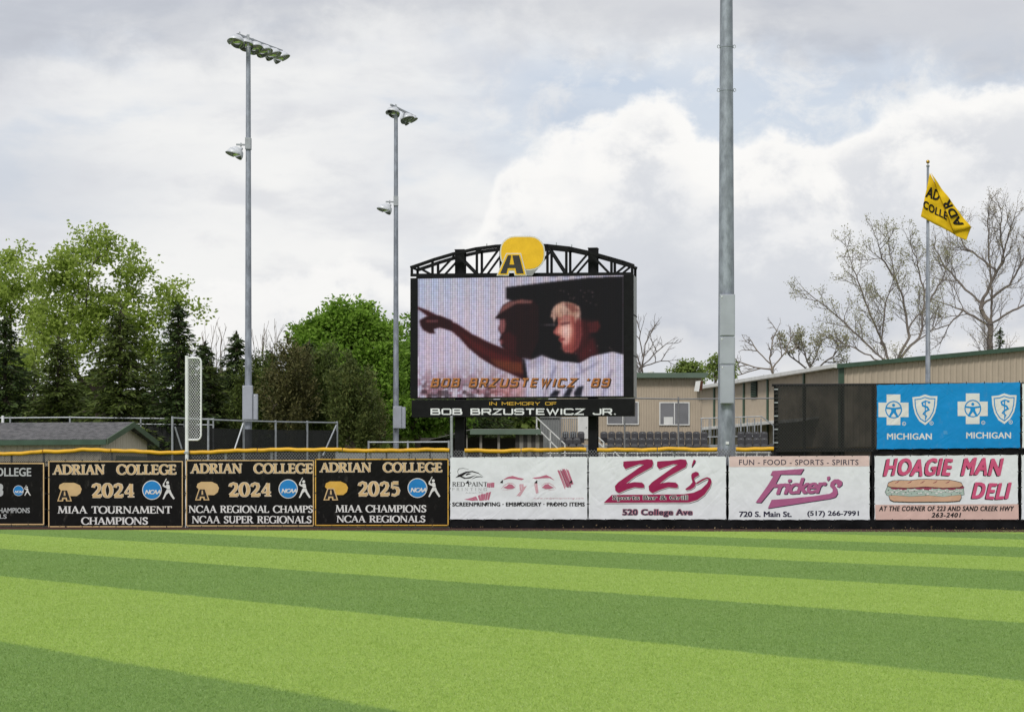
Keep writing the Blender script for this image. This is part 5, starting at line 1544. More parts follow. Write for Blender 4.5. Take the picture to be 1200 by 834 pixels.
MB().box((X(686.5), pd - .13, Zp_(501)), (X(687.5), pd - .091, Zp_(500))).build('handle', galv_post, dr)
sp_ = MB().hexa([(X(812.5), pd - .5, Zp_(458.5)), (X(818), pd - .62, Zp_(459)), (X(822), pd - .2, Zp_(457.5)), (X(816), pd - .08, Zp_(457))],
          [(X(814.5), pd - .5, Zp_(447)), (X(820), pd - .62, Zp_(446.5)), (X(823.5), pd - .2, Zp_(446)), (X(818), pd - .08, Zp_(446.5))]).build('speaker', white_trim, pr)
MB().hexa([(X(818.4), pd - .625, Zp_(458.6)), (X(822.3), pd - .21, Zp_(457.3)), (X(822.5), pd - .215, Zp_(457.3)), (X(818.6), pd - .64, Zp_(458.6))],
          [(X(820.3), pd - .625, Zp_(447)), (X(823.7), pd - .21, Zp_(446.4)), (X(823.9), pd - .215, Zp_(446.4)), (X(820.5), pd - .64, Zp_(447))]).build('speaker_grille', mk('rust_brown_panel', (.20, .075, .04), .7), sp_)

# long gabled steel building
lb_ = empty('steel_hall', (21.4, 133, 0), 'long beige ribbed steel hall with green corner trim and low sloping roof', 'building')
cn = np.array((21.4, 133.0)); far = np.array((15.1, 165.0)); u_s = (far - cn) / np.linalg.norm(far - cn); u_f = np.array((-u_s[1], u_s[0])) * -1
ez = 8.95
front_end = cn + u_f * 40
rz = ez + 40 * .100
ribwall(cn, front_end, 0, ez, rz, beige_steel, 'front_wall', lb_, .42, .04, 1)
# side wall in bays with green downspouts between
def side_t(px):
    k = (px - CX) / F
    return (k * cn[1] - cn[0]) / (u_s[0] - k * u_s[1])
cuts = [0, side_t(943.2), side_t(900.6), side_t(872.7), side_t(838), side_t(824) + 6]
for a, b in zip(cuts[:-1], cuts[1:]):
    ribwall(cn + u_s * b, cn + u_s * a, 0, ez, ez, beige_steel, 'side_wall', lb_, .30, .03, 1)
nl = np.array((-u_s[1], u_s[0]));  nl = nl if nl[0] < 0 else -nl
for t_ in cuts[1:-1]:
    p = cn + u_s * t_ + nl * .09
    MB().obox((p[0], p[1], ez / 2), (u_s[0], u_s[1], 0), (nl[0], nl[1], 0), (0, 0, 1), .11, .05, ez / 2 - .05).build('downspout', green_trim, lb_)
p = cn + nl * .03
MB().obox((p[0], p[1], ez / 2), (u_f[0], u_f[1], 0), (-u_f[1], u_f[0], 0), (0, 0, 1), .17, .10, ez / 2).build('corner_trim', green_trim, lb_)
rl = side_t(824) + 6
def V3(p, z): return (p[0], p[1], z)
roof_ = MB().hexa([V3(cn + nl * .4 - u_s * .35, ez + .02), V3(front_end - u_s * .35, rz + .06), V3(front_end + u_s * rl, rz + .06), V3(cn + nl * .4 + u_s * rl, ez + .02)],
          [V3(cn + nl * .4 - u_s * .35, ez + .14), V3(front_end - u_s * .35, rz + .18), V3(front_end + u_s * rl, rz + .18), V3(cn + nl * .4 + u_s * rl, ez + .14)]).build('roof', white_trim, lb_)
MB().hexa([V3(cn + nl * .42 - u_s * .37, ez - .12), V3(front_end - u_s * .37, rz - .08), V3(front_end - u_s * .30, rz - .08), V3(cn + nl * .42 - u_s * .30, ez - .12)],
          [V3(cn + nl * .42 - u_s * .37, ez + .16), V3(front_end - u_s * .37, rz + .20), V3(front_end - u_s * .30, rz + .20), V3(cn + nl * .42 - u_s * .30, ez + .16)]).build('rake_trim', green_trim, roof_)
MB().hexa([V3(cn + nl * .41 - u_s * .30, ez - .10), V3(cn + nl * .62 - u_s * .30, ez - .06), V3(cn + nl * .62 + u_s * rl, ez - .06), V3(cn + nl * .41 + u_s * rl, ez - .10)],
          [V3(cn + nl * .41 - u_s * .30, ez + .17), V3(cn + nl * .62 - u_s * .30, ez + .17), V3(cn + nl * .62 + u_s * rl, ez + .17), V3(cn + nl * .41 + u_s * rl, ez + .17)]).build('gutter', white_trim, roof_)
# louvre
ta, tb_ = side_t(888), side_t(881.5)
dm = F / (0.5 * (F / (cn + u_s * ta)[1] + F / (cn + u_s * tb_)[1])) ; dm = (cn + u_s * (ta + tb_) / 2)[1]
z0, z1 = CH + (HOR - 465) * dm / F, CH + (HOR - 447) * dm / F
pm = cn + u_s * (ta + tb_) / 2 + nl * .06
lv = MB().obox((pm[0], pm[1], (z0 + z1) / 2), (u_s[0], u_s[1], 0), (nl[0], nl[1], 0), (0, 0, 1), (tb_ - ta) / 2, .04, (z1 - z0) / 2).build('louvre', mk('dark_louvre_back', (.02, .025, .022), .8), lb_)
for k in range(9):
    z = z0 + (z1 - z0) * (k + .5) / 9; q_ = pm + nl * .07
    MB().obox((q_[0], q_[1], z), (u_s[0], u_s[1], 0), (nl[0], nl[1], -.6), (0, 0, 1), (tb_ - ta) / 2, .04, .015).build('slat', green_trim, lv)
# lean-to canopy along the side
c0, c1 = side_t(960), side_t(824) + 4
zc_ = 5.75
MB().hexa([V3(cn + u_s * c0, zc_), V3(cn + u_s * c0 + nl * 1.6, zc_ - .25), V3(cn + u_s * c1 + nl * 1.6, zc_ - .25), V3(cn + u_s * c1, zc_)],
          [V3(cn + u_s * c0, zc_ + .12), V3(cn + u_s * c0 + nl * 1.6, zc_ - .05), V3(cn + u_s * c1 + nl * 1.6, zc_ - .05), V3(cn + u_s * c1, zc_ + .12)]).build('canopy', white_trim, lb_)

# ------------------------------------------------------------------ grandstand
gd = 133.4
gs = empty('grandstand', (X(770), gd - 3, 0), 'stepped grandstand platform under the press box windows', 'grandstand')
def Xd(px, d): return (px - CX) * d / F
rows = []
for k in range(6):
    d = gd - .9 * k; z = 4.30 - .42 * k
    rows.append((d, z))
    MB().box((Xd(655, d), d - .9 if k < 5 else d - .8, 0), (Xd(907, d), d, z - .42)).build('riser', concrete, gs)
    MB().box((Xd(655, d), d - .93, z - .50), (Xd(907, d), d - .902, z - .421)).build('nosing', galv_post, gs)
def seat_mesh():
    mb = MB()
    # curved shell back with rounded top corners, folded pan, bracket
    prof = [(-.23, .0), (-.235, .26), (-.21, .35), (-.14, .40), (0, .415), (.14, .40), (.21, .35), (.235, .26), (.23, .0)]
    n = len(prof)
    for yb_ in (0.0, .05):
        for x, z in prof:
            mb.v.append((x, .06 * (1 - (x / .235) ** 2) + yb_ + z * .12, z + .36))
    mb.f.append(tuple(range(n))); mb.f.append(tuple(n + k for k in reversed(range(n))))
    for k in range(n):
        mb.f.append((k, n + k, n + (k + 1) % n, (k + 1) % n))
    mb.hexa([(-.21, -.06, .02), (.21, -.06, .02), (.21, .0, .02), (-.21, .0, .02)], [(-.22, -.16, .36), (.22, -.16, .36), (.22, -.06, .40), (-.22, -.06, .40)])
    mb.box((-.04, -.04, -.10), (.04, .12, .36))
    me = bpy.data.meshes.new('stadium_seat'); me.from_pydata(mb.v, [], mb.f); me.materials.append(seat_plastic); me.update()
    return me
sm_ = seat_mesh()
ORD = 'first second third fourth fifth sixth seventh eighth ninth tenth eleventh twelfth thirteenth fourteenth fifteenth sixteenth seventeenth'.split()
num_me = MB()
num_me.box((-.035, .052, .67), (.035, .058, .70))
npl = bpy.data.meshes.new('number_plate'); npl.from_pydata([(x, y - .05, z) for x, y, z in num_me.v], [], num_me.f); npl.materials.append(galv_post)
blocks = [('left', 649, 684, 'small block left of right scoreboard post'),
          ('mid', 703, 826, 'long block under press box windows'),
          ('right', 863, 899, 'short block right of thick light pole')]
for k, (d, z) in enumerate(rows[:4]):
    for bn, a, b, lab in blocks:
        a_ = a + (4 * k if bn == 'left' else (8 if k and bn == 'mid' else 0)); b_ = b + (4 * k if bn != 'left' else 0)
        x = Xd(a_, d) + .25; cnt = 0
        rw = ('back row', 'second row', 'third row', 'fourth row')[k]
        while x < Xd(b_, d):
            o = link_mesh('stadium_seat', sm_, None, (x, d - .45, z - .42 + .10))
            o.rotation_euler = (0, 0, 0)
            tag(o, ORD[cnt] + ' charcoal seat from left, ' + rw + ', ' + lab, 'seat', 'stadium seats of the grandstand')
            link_mesh('number_plate', npl, o, (0, 0, 0)) if k < 2 else None
            x += .5; cnt += 1
def rail_thing(name, label, cat, d, posts, rails, r=.028, mat=galv_post, group=None, dd=None):
    """pipe railing: posts (px, y0, y1), rails [(px, py), (px, py)]"""
    c = W(posts[0][0] if posts else rails[0][0][0], 565, d)
    o = empty(name, (c[0], d, 0), label, cat, group)
    for px, y0, y1 in posts:
        MB().tube([W(px, y0, d), W(px, y1, d)], r, 6).build('post', mat, o, smooth=True)
    for a, b in rails:
        MB().tube([W(*a, d), W(*b, d)], r, 6).build('rail', mat, o, smooth=True)
    return o
rail_thing('stair_railing', 'pale sloping stair handrail beside the dugout', 'railing', 127.5, [(662, 520, 536), (629, 489, 536), (645, 505, 536)], [((628, 488.5), (662, 520.5)), ((628, 500), (655, 527))], .045, white_trim)
rail_thing('aisle_railing', 'short pale aisle handrail right of the scoreboard post', 'railing', 126.8, [(707.5, 517.5, 540), (700, 511, 540)], [((697, 509), (707.5, 518)), ((697, 515), (707.5, 524.5)), ((716, 525), (726, 535))], .045, white_trim)
posts_ = [(px, 490, 520) for px in (822, 832, 868, 876, 884, 892)]
pk = [(px, 491, 512) for px in np.arange(824, 892, 3.2)]
rg = rail_thing('platform_railing', 'grey picket railing at the right end of the grandstand', 'railing', 134.2, posts_ + [(906.5, 498, 530)], [((821, 490.2), (892, 487.8)), ((892, 487.5), (907, 499)), ((821, 512), (892, 511))], .04)
for px, a, b in pk:
    MB().tube([W(px, a, 134.2), W(px, b, 134.2)], .014, 4).build('picket', galv_post, rg)
rail_thing('safety_net_frame', 'thin grey cable and posts of the backstop in front of the press box', 'backstop', 112, [(795, 465, 560), (732, 487, 560), (657, 487, 560), (908, 467, 560)],
           [((640, 465.5), (700, 466)), ((700, 466), (795, 467.5)), ((795, 467.5), (915, 466.5))], .045, mk('weathered_grey_pipe', (.20, .20, .205), .6, .2))
rail_thing('field_rail', 'pale low field railing seen between yellow cap and white banners', 'railing', 108, [(px, 530.5, 560) for px in range(705, 906, 14)], [((640, 531), (910, 530)), ((640, 535.5), (910, 534.5))], .03, white_trim)

# grey slatted wall between dugout and stands
gw = empty('grey_ribbed_wall', W(645, 565, 129) * np.array((1, 1, 0)), 'grey ribbed wall beside the stairs behind the dugout', 'wall')
grey_rib = mk('grey_ribbed_panel', (.21, .215, .215), .6, .1, .08, 1)
ribwall(((633 - CX) * 129 / F, 129), ((656 - CX) * 129 / F, 129), 0, CH + (HOR - 489) * 129 / F, CH + (HOR - 489) * 129 / F, grey_rib, 'panel', gw, .16, .04)
MB().box(((632.5 - CX) * 129 / F, 128.9, CH + (HOR - 489.6) * 129 / F), ((656.5 - CX) * 129 / F, 129.08, CH + (HOR - 488.4) * 129 / F)).build('coping', grey_rib, gw)
for px in np.arange(657, 676, 2.3):
    MB().tube([W(px, 512, 129.3), W(px, 489.5, 129.3)], .02, 4).build('picket', galv_post, gw)
MB().tube([W(656, 489.8, 129.3), W(677, 489.8, 129.3)], .035, 6).build('rail', galv_post, gw)
# cream building far behind
cb = empty('cream_house', W(615, 565, 175) * np.array((1, 1, 0)), 'pale cream building glimpsed behind the dugout', 'building')
cream = mk('cream_siding', (.62, .56, .46), .7, 0, .05, .5)
xa, xb, zt = (592 - CX) * 175 / F, (636 - CX) * 175 / F, CH + (HOR - 478) * 175 / F
ribwall((xa, 175), (xb, 175), 0, zt, zt, cream, 'wall', cb, .4, .02)
MB().hexa([(xa - .4, 174.6, zt - .05), (xb + .4, 174.6, zt - .05), (xb + .4, 183, zt - .05), (xa - .4, 183, zt - .05)], [(xa - .4, 174.6, zt + .1), (xb + .4, 174.6, zt + .1), (xb + .4, 178.8, zt + 2.0), (xa - .4, 178.8, zt + 2.0)]).build('roof', white_trim, cb)

# ------------------------------------------------------------------ dugout
dd = 101.0
dg = empty('dugout', W(590, 565, dd) * np.array((1, 1, 0)), 'dugout with sage green roof edge and dark open front', 'dugout')
D_ = lambda px: (px - CX) * dd / F
ZD = lambda py: CH + (HOR - py) * dd / F
shed_grey = mk('weathered_board', (.20, .185, .16), .8, 0, .15, 2, .2, 20, stretch=(4, 4, .4))
roof_grey = mk('pale_asphalt_roof', (.26, .245, .225), .9, 0, .15, 4, .3, 30)
dr_ = MB().hexa([(D_(551), dd - .3, ZD(508)), (D_(634), dd - .3, ZD(508)), (D_(634), dd + 4, ZD(504)), (D_(551), dd + 4, ZD(504))],
          [(D_(551), dd - .3, ZD(503.8)), (D_(634), dd - .3, ZD(503.8)), (D_(634), dd + 4, ZD(500)), (D_(551), dd + 4, ZD(500))]).build('roof', roof_grey, dg)
MB().box((D_(551), dd - .36, ZD(509)), (D_(633.6), dd - .305, ZD(503))).build('fascia', green_roof, dr_)
MB().poly([(D_(551) - .005, dd - .3, ZD(503.6)), (D_(551) - .005, dd + 4, ZD(500)), (D_(484), dd + 4.0, ZD(517)), (D_(489), dd - .3, ZD(519))]).build('roof_wing', roof_grey, dg)
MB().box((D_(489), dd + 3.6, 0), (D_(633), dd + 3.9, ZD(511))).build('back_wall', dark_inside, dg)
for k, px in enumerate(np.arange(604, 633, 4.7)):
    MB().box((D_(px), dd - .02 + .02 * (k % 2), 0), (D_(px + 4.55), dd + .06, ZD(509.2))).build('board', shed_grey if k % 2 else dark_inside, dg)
for px in (545, 562, 583):
    MB().box((D_(px), dd, 0), (D_(px) + .12, dd + .12, ZD(509.2))).build('post', shed_grey, dg)
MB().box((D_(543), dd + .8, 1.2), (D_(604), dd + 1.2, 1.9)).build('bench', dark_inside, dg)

# ------------------------------------------------------------------ shed on the left
a_ = R(10.2)
s0 = np.array((-17.05, 85.0)); ug = np.array((math.sin(a_), math.cos(a_))); ul = np.array((-math.cos(a_), math.sin(a_)))
sh = empty('equipment_shed', (s0[0], s0[1], 0), 'beige ribbed shed with grey shingle roof and green fascia behind the left banners', 'shed')
gwid, glen, ez_, rz_ = 5.4, 7.6, 3.24, 3.93
shingle = bpy.data.materials.new('grey_asphalt_shingles'); shingle.use_nodes = True
q = NG(shingle.node_tree); shingle.node_tree.nodes.clear()
pos = q.node('ShaderNodeNewGeometry').outputs['Position']
bt_ = q.node('ShaderNodeTexBrick'); q.link(q.vscale(pos, (1, 1, 3.3)), bt_.inputs['Vector'])
x_, y_, z_ = q.sep(pos)
q.link(q.comb(x_, q.mul(z_, 3.6), 0.0), bt_.inputs['Vector'])
bt_.inputs['Scale'].default_value = 2.8; bt_.inputs['Mortar Size'].default_value = .03; bt_.inputs['Bias'].default_value = .1
bt_.inputs['Color1'].default_value = (.040, .040, .044, 1); bt_.inputs['Color2'].default_value = (.165, .16, .165, 1); bt_.inputs['Mortar'].default_value = (.022, .022, .024, 1)
p_ = q.node('ShaderNodeBsdfPrincipled'); p_.inputs['Roughness'].default_value = .9
q.link(q.mix(q.mul(q.smooth(q.noise(pos, 3, 5, .7), .4, .7), .4), bt_.outputs['Color'], (.14, .135, .13)), p_.inputs['Base Color'])
q.link(p_.outputs[0], q.node('ShaderNodeOutputMaterial').inputs[0])
e1 = s0 + ul * glen; g1 = s0 + ug * gwid
shed_paint = mk('cream_ribbed_steel', (0.60, 0.54, 0.43), 0.6, 0.0, 0.05, 0.8, dirt=((0.42, 0.37, 0.29), 0.8, 0.3))
ribwall(e1, s0, 0, ez_, ez_, shed_paint, 'front_wall', sh, .28, .03, 1)
gm = s0 + ug * gwid / 2
ribwall(s0, gm, 0, ez_, rz_ - .08, shed_paint, 'gable_wall', sh, .28, .03, 1)
ribwall(gm, g1, 0, rz_ - .08, ez_, shed_paint, 'gable_wall', sh, .28, .03, 1)
ov = .38
slope = (rz_ - ez_) / (gwid / 2)
def RV(l, gg, z): p = s0 + ul * l + ug * gg; return (p[0], p[1], z)
rf = MB().hexa([RV(-ov, -ov, ez_ - ov * slope), RV(glen + ov, -ov, ez_ - ov * slope), RV(glen + ov - 1.7, gwid / 2, rz_), RV(-ov, gwid / 2, rz_)],
               [RV(-ov, -ov, ez_ - ov * slope + .10), RV(glen + ov, -ov, ez_ - ov * slope + .10), RV(glen + ov - 1.7, gwid / 2, rz_ + .10), RV(-ov, gwid / 2, rz_ + .10)]).build('roof', shingle, sh)
MB().hexa([RV(-ov, gwid / 2, rz_), RV(glen + ov - 1.7, gwid / 2, rz_), RV(glen + ov, gwid + ov, ez_ - ov * slope), RV(-ov, gwid + ov, ez_ - ov * slope)],
          [RV(-ov, gwid / 2, rz_ + .10), RV(glen + ov - 1.7, gwid / 2, rz_ + .10), RV(glen + ov, gwid + ov, ez_ - ov * slope + .10), RV(-ov, gwid + ov, ez_ - ov * slope + .10)]).build('roof', shingle, sh)
MB().hexa([RV(-ov, -ov - .05, ez_ - ov * slope - .14), RV(glen + ov, -ov - .05, ez_ - ov * slope - .14), RV(glen + ov, -ov - .01, ez_ - ov * slope - .14), RV(-ov, -ov - .01, ez_ - ov * slope - .14)],
          [RV(-ov, -ov - .05, ez_ - ov * slope + .07), RV(glen + ov, -ov - .05, ez_ - ov * slope + .07), RV(glen + ov, -ov - .01, ez_ - ov * slope + .07), RV(-ov, -ov - .01, ez_ - ov * slope + .07)]).build('fascia', green_trim, sh)
sage = mk('sage_trim_paint', (.085, .13, .075), .55, 0, .12, 2)
for (ga, za), (gb, zb_) in (((-ov, ez_ - ov * slope), (gwid / 2, rz_)), ((gwid / 2, rz_), (gwid + ov, ez_ - ov * slope))):
    MB().hexa([RV(-ov - .05, ga, za - .14), RV(-ov - .05, gb, zb_ - .14), RV(-ov - .01, gb, zb_ - .14), RV(-ov - .01, ga, za - .14)],
              [RV(-ov - .05, ga, za + .11), RV(-ov - .05, gb, zb_ + .11), RV(-ov - .01, gb, zb_ + .11), RV(-ov - .01, ga, za + .11)]).build('barge_board', sage, sh)
MB().hexa([RV(-.06, 1.6, 2.30), RV(-.06, 5.2, 2.30), RV(-.035, 5.2, 2.30), RV(-.035, 1.6, 2.30)], [RV(-.06, 1.6, 2.58), RV(-.06, 5.2, 2.58), RV(-.035, 5.2, 2.58), RV(-.035, 1.6, 2.58)]).build('door_header', sage, sh)
MB().lathe(RV(glen - 2.0, gwid / 2 + .1, rz_ + .05), (0, 0, 1), [(0, .06), (.35, .06), (.36, 0)], 8).build('vent_pipe', white_paint, sh, smooth=True)

# ------------------------------------------------------------------ pipe fences on the left
screen_l = mk_chain('dark_green_black_screen', (0.03, 0.032, 0.03), 0.08, 0.12, 0.90, (0.012, 0.013, 0.012))
def pipe_fence(label, pts, ytop, screen=True, braces=(), zs=None, two=False):
    """pts: (px, depth); ytop: photo row of the top rail at each post"""
    x, y, _ = W(pts[0][0], 565, pts[0][1])
    o = empty('pipe_fence', (x, y, 0), label, 'fence', 'galvanised pipe fences behind the outfield')
    tops = [W(px, yt_, d) for (px, d), yt_ in zip(pts, ytop)]
    for k, t in enumerate(tops):
        MB().tube([(t[0], t[1], 0), tuple(t + np.array((0, 0, .06)))], .042, 8).build('post', galv_post, o, smooth=True)
    for a, b in zip(tops[:-1], tops[1:]):
        MB().tube([a, b], .034, 6).build('rail', galv_post, o, smooth=True)
        if two:
            MB().tube([a - (0, 0, .28), b - (0, 0, .28)], .03, 6).build('rail', galv_post, o, smooth=True)
        if screen:
            dz_ = .32
            off = np.array((0, .06, 0))
            MB().poly([(a[0], a[1] + .06, .03), (b[0], b[1] + .06, .03), tuple(b + off - (0, 0, dz_)), tuple(a + off - (0, 0, dz_))]).build('screen_cloth', screen_l, o)
    for (pa, ya, da), (pb, yb_, db) in braces:
        MB().tube([W(pa, ya, da), W(pb, yb_, db)], .034, 6).build('brace', galv_post, o, smooth=True)
    return o
pipe_fence('pipe fence with dark windscreen running behind the shed', [(-60, 99), (12, 99), (82, 99), (165, 99), (216, 99), (250, 99)], [490, 489.5, 489, 490, 490.5, 491], True, (), two=True)
pipe_fence('pipe fence with dark screen and slanted braces left of the scoreboard', [(202, 78), (244, 78.6), (285.5, 80.2), (323, 82), (360, 84), (395, 86)], [489.5, 491.5, 493, 494, 494.6, 495.2], True,
           [((275, 526, 79.6), (285, 496, 80.1)), ((378, 534, 85), (394, 498, 85.9)), ((205, 500, 78), (213, 526, 78.2))])
pipe_fence('low pipe fence with dark screen just left of the scoreboard post', [(432, 84), (478, 84), (526, 84)], [518, 518, 517.6], True)
gp = empty('grey_barrier', W(480, 565, 80) * np.array((1, 1, 0)), 'low grey barrier panels glimpsed under the yellow cap beside the scoreboard', 'barrier')
for a, b in ((393, 428), (430, 452), (454, 478), (480, 503), (505, 524)):
    MB().box(((a - CX) * 80 / F, 80, 0), ((b - CX) * 80 / F, 80.06, CH + (HOR - 530.5) * 80 / F)).build('panel', mk('pale_grey_panel', (.24, .25, .25), .7, 0, .12, 1.5), gp)
# ------------------------------------------------------------------ trees
def sample_ells(rs, ells, n, d, base, shell=2.0):
    """points in a union of ellipsoids given in photo pixels (px, py, rx, ry), in tree-local metres"""
    wts = np.array([e[2] * e[3] for e in ells], float); wts /= wts.sum()
    out = []
    for k in rs.choice(len(ells), n, p=wts):
        px, py, rx, ry = ells[k][:4]
        v = rs.normal(size=3); v /= np.linalg.norm(v)
        r = rs.rand() ** (1 / shell)
        c = W(px, py, d) - base
        sx, sz = rx * d / F, ry * d / F
        sy = ells[k][4] if len(ells[k]) > 4 else (sx + sz) / 2
        out.append(c + np.array((v[0] * sx, v[1] * sy, v[2] * sz)) * r)
    return np.array(out)

def skeleton(rs, targets, trunk, step=0.7, up=0.25, zpen=1.6, jit=.06):
    """branches grown from the trunk line to every target; returns positions, parents"""
    P = [np.array(p, float) for p in trunk]; par = [-1] + list(range(len(trunk) - 1))
    cap = 40000
    A = np.zeros((cap, 3)); A[:len(P)] = P
    D = np.zeros((cap, 3)); D[:len(P)] = (0, 0, 1)
    lo = 1
    n = len(P)
    order = np.argsort([np.linalg.norm(t - np.array((trunk[-1][0] * .6, trunk[-1][1], trunk[len(trunk) // 2][2]))) for t in targets])
    tips = []
    for ti in order:
        t = targets[ti]
        df = A[lo:n] - t
        dist = np.sqrt((df ** 2).sum(1)) + zpen * np.maximum(0, df[:, 2] + .35 * np.sqrt(df[:, 0] ** 2 + df[:, 1] ** 2))
        k = int(np.argmin(dist)) + lo
        p0 = A[k]; L = np.linalg.norm(t - p0)
        if L < 1e-3: continue
        m = max(2, int(L / step) + 1)
        dirn = D[k] * .45 + (t - p0) / L * .65 + np.array((0, 0, up)); dirn /= np.linalg.norm(dirn)
        p1 = p0 + dirn * L * .5
        prev = k
        for s in range(1, m + 1):
            u = s / m
            q = p0 * (1 - u) ** 2 + 2 * p1 * u * (1 - u) + t * u * u
            if s < m: q = q + rs.normal(size=3) * jit * min(1, L) * .6
            if n >= cap: break
            A[n] = q; dv = q - A[prev]; D[n] = dv / (np.linalg.norm(dv) + 1e-9); par.append(prev); prev = n; n += 1
        tips.append(prev)
    return A[:n], np.array(par[:n]), np.array(tips), D[:n]

def limbs_mesh(name, P, par, r_tip, expo, mat, parent, rmax=None, rbase=None):
    n = len(P); acc = np.zeros(n)
    for k in range(n - 1, 0, -1):
        if acc[k] == 0: acc[k] = r_tip ** expo
        acc[par[k]] += acc[k]
    rad = acc ** (1 / expo)
    if rbase:
        f = rbase / rad[0]
        big = rad > r_tip * 3
        rad = np.where(big, r_tip * 3 + (rad - r_tip * 3) * (rbase - r_tip * 3) / max(1e-6, rad[0] - r_tip * 3), rad)
    V = []; Fc = []; off = 0
    k = np.arange(1, n); a = P[par[1:]]; b = P[1:]; ra = np.minimum(rad[par[1:]], rad[1:] * 1.6); rb = rad[1:]
    d = b - a; L = np.linalg.norm(d, axis=1, keepdims=True); d = d / np.maximum(L, 1e-9)
    ref = np.where(np.abs(d[:, 2:3]) < .9, np.array([[0, 0, 1.0]]), np.array([[1.0, 0, 0]]))
    s = np.cross(d, ref); s /= np.linalg.norm(s, axis=1, keepdims=True); t = np.cross(s, d)
    for sides, sel in ((3, rb < .05), (6, rb >= .05)):
        if not sel.any(): continue
        ang = np.arange(sides) * 2 * math.pi / sides
        ring = np.cos(ang)[None, :, None] * s[sel][:, None, :] + np.sin(ang)[None, :, None] * t[sel][:, None, :]
        va = a[sel][:, None, :] + ring * ra[sel][:, None, None]; vb = b[sel][:, None, :] + ring * rb[sel][:, None, None]
        m = sel.sum()
        V.append(np.concatenate([va, vb], 1).reshape(-1, 3))
        i0 = off + np.arange(m)[:, None] * 2 * sides; q = np.arange(sides)[None, :]; q1 = (q + 1) % sides
        Fc.append(np.stack([i0 + q, i0 + q1, i0 + sides + q1, i0 + sides + q], -1).reshape(-1, 4))
        off += m * 2 * sides
    return quad_mesh(name, np.concatenate(V), np.concatenate(Fc), mat, parent, True)

def quad_mesh(name, V, Q, mat, parent, smooth=False, kind=None):
    me = bpy.data.meshes.new(name)
    me.vertices.add(len(V)); me.vertices.foreach_set('co', np.asarray(V, np.float32).ravel())
    Q = np.asarray(Q, np.int32); c = Q.shape[1]
    me.loops.add(Q.size); me.loops.foreach_set('vertex_index', Q.ravel())
    me.polygons.add(len(Q)); me.polygons.foreach_set('loop_start', np.arange(len(Q), dtype=np.int32) * c)
    me.update(calc_edges=True)
    me.materials.append(mat)
    if smooth: me.shade_smooth()
    return link_mesh(name, me, parent)

def leaf_cards(rs, C, size, aspect=1.4, upbias=.5, axis=None, spread=1.0):
    """one folded diamond per point; axis = preferred leaf direction"""
    n = len(C)
    a = rs.normal(size=(n, 3)) * spread
    if axis is not None: a = a + axis
    a /= np.linalg.norm(a, axis=1, keepdims=True)
    nr = rs.normal(size=(n, 3)); nr[:, 2] += upbias * 2
    s = np.cross(a, nr); s /= np.linalg.norm(s, axis=1, keepdims=True) + 1e-9
    L = size * (0.6 + .8 * rs.rand(n, 1)); w = L / aspect
    v = np.stack([C - a * L * .5, C + s * w * .5, C + a * L * .5, C - s * w * .5], 1).reshape(-1, 3)
    q = np.arange(n)[:, None] * 4 + np.arange(4)[None, :]
    return v, q

def leafy_tree(name, label, px, d, ells, nclump, nleaf, leaf, mat, seed, trunk_top, trunk_r=.25, clump_r=.55, barkm=None, group=None, cat='tree', twig=.014, upl=.25, lean=0, trunk_px=None, shell=2.2, aspect=1.35, extra_targets=0):
    rs = np.random.RandomState(seed)
    base = W(px, 565, d); base[2] = 0
    root = empty(name, base, label, cat, group)
    T = sample_ells(rs, ells, nclump, d, base, shell)
    zt = CH + (HOR - trunk_top) * d / F
    nt = 8
    tr = [np.array((lean * (k / nt) ** 1.3 + rs.normal() * .05 * (k > 0), rs.normal() * .05 * (k > 0), zt * k / nt)) for k in range(nt + 1)]
    P, par, tips, D = skeleton(rs, T, tr, .8, upl)
    limbs_mesh('trunk', P, par, twig, 2.35, barkm or bark, root, rbase=trunk_r)
    if nleaf:
        C = np.repeat(T, nleaf, 0) + np.clip(rs.normal(size=(len(T) * nleaf, 3)), -1.75, 1.75) * np.array((1, 1, .68)) * clump_r * (0.55 + .9 * np.repeat(rs.rand(len(T)), nleaf)[:, None])
        ax = (C - np.repeat(T, nleaf, 0)); ax[:, 2] -= .15
        v, q = leaf_cards(rs, C, leaf, aspect, .6, ax / (clump_r + .01))
        quad_mesh('crown', v, q, mat, root)
    return root

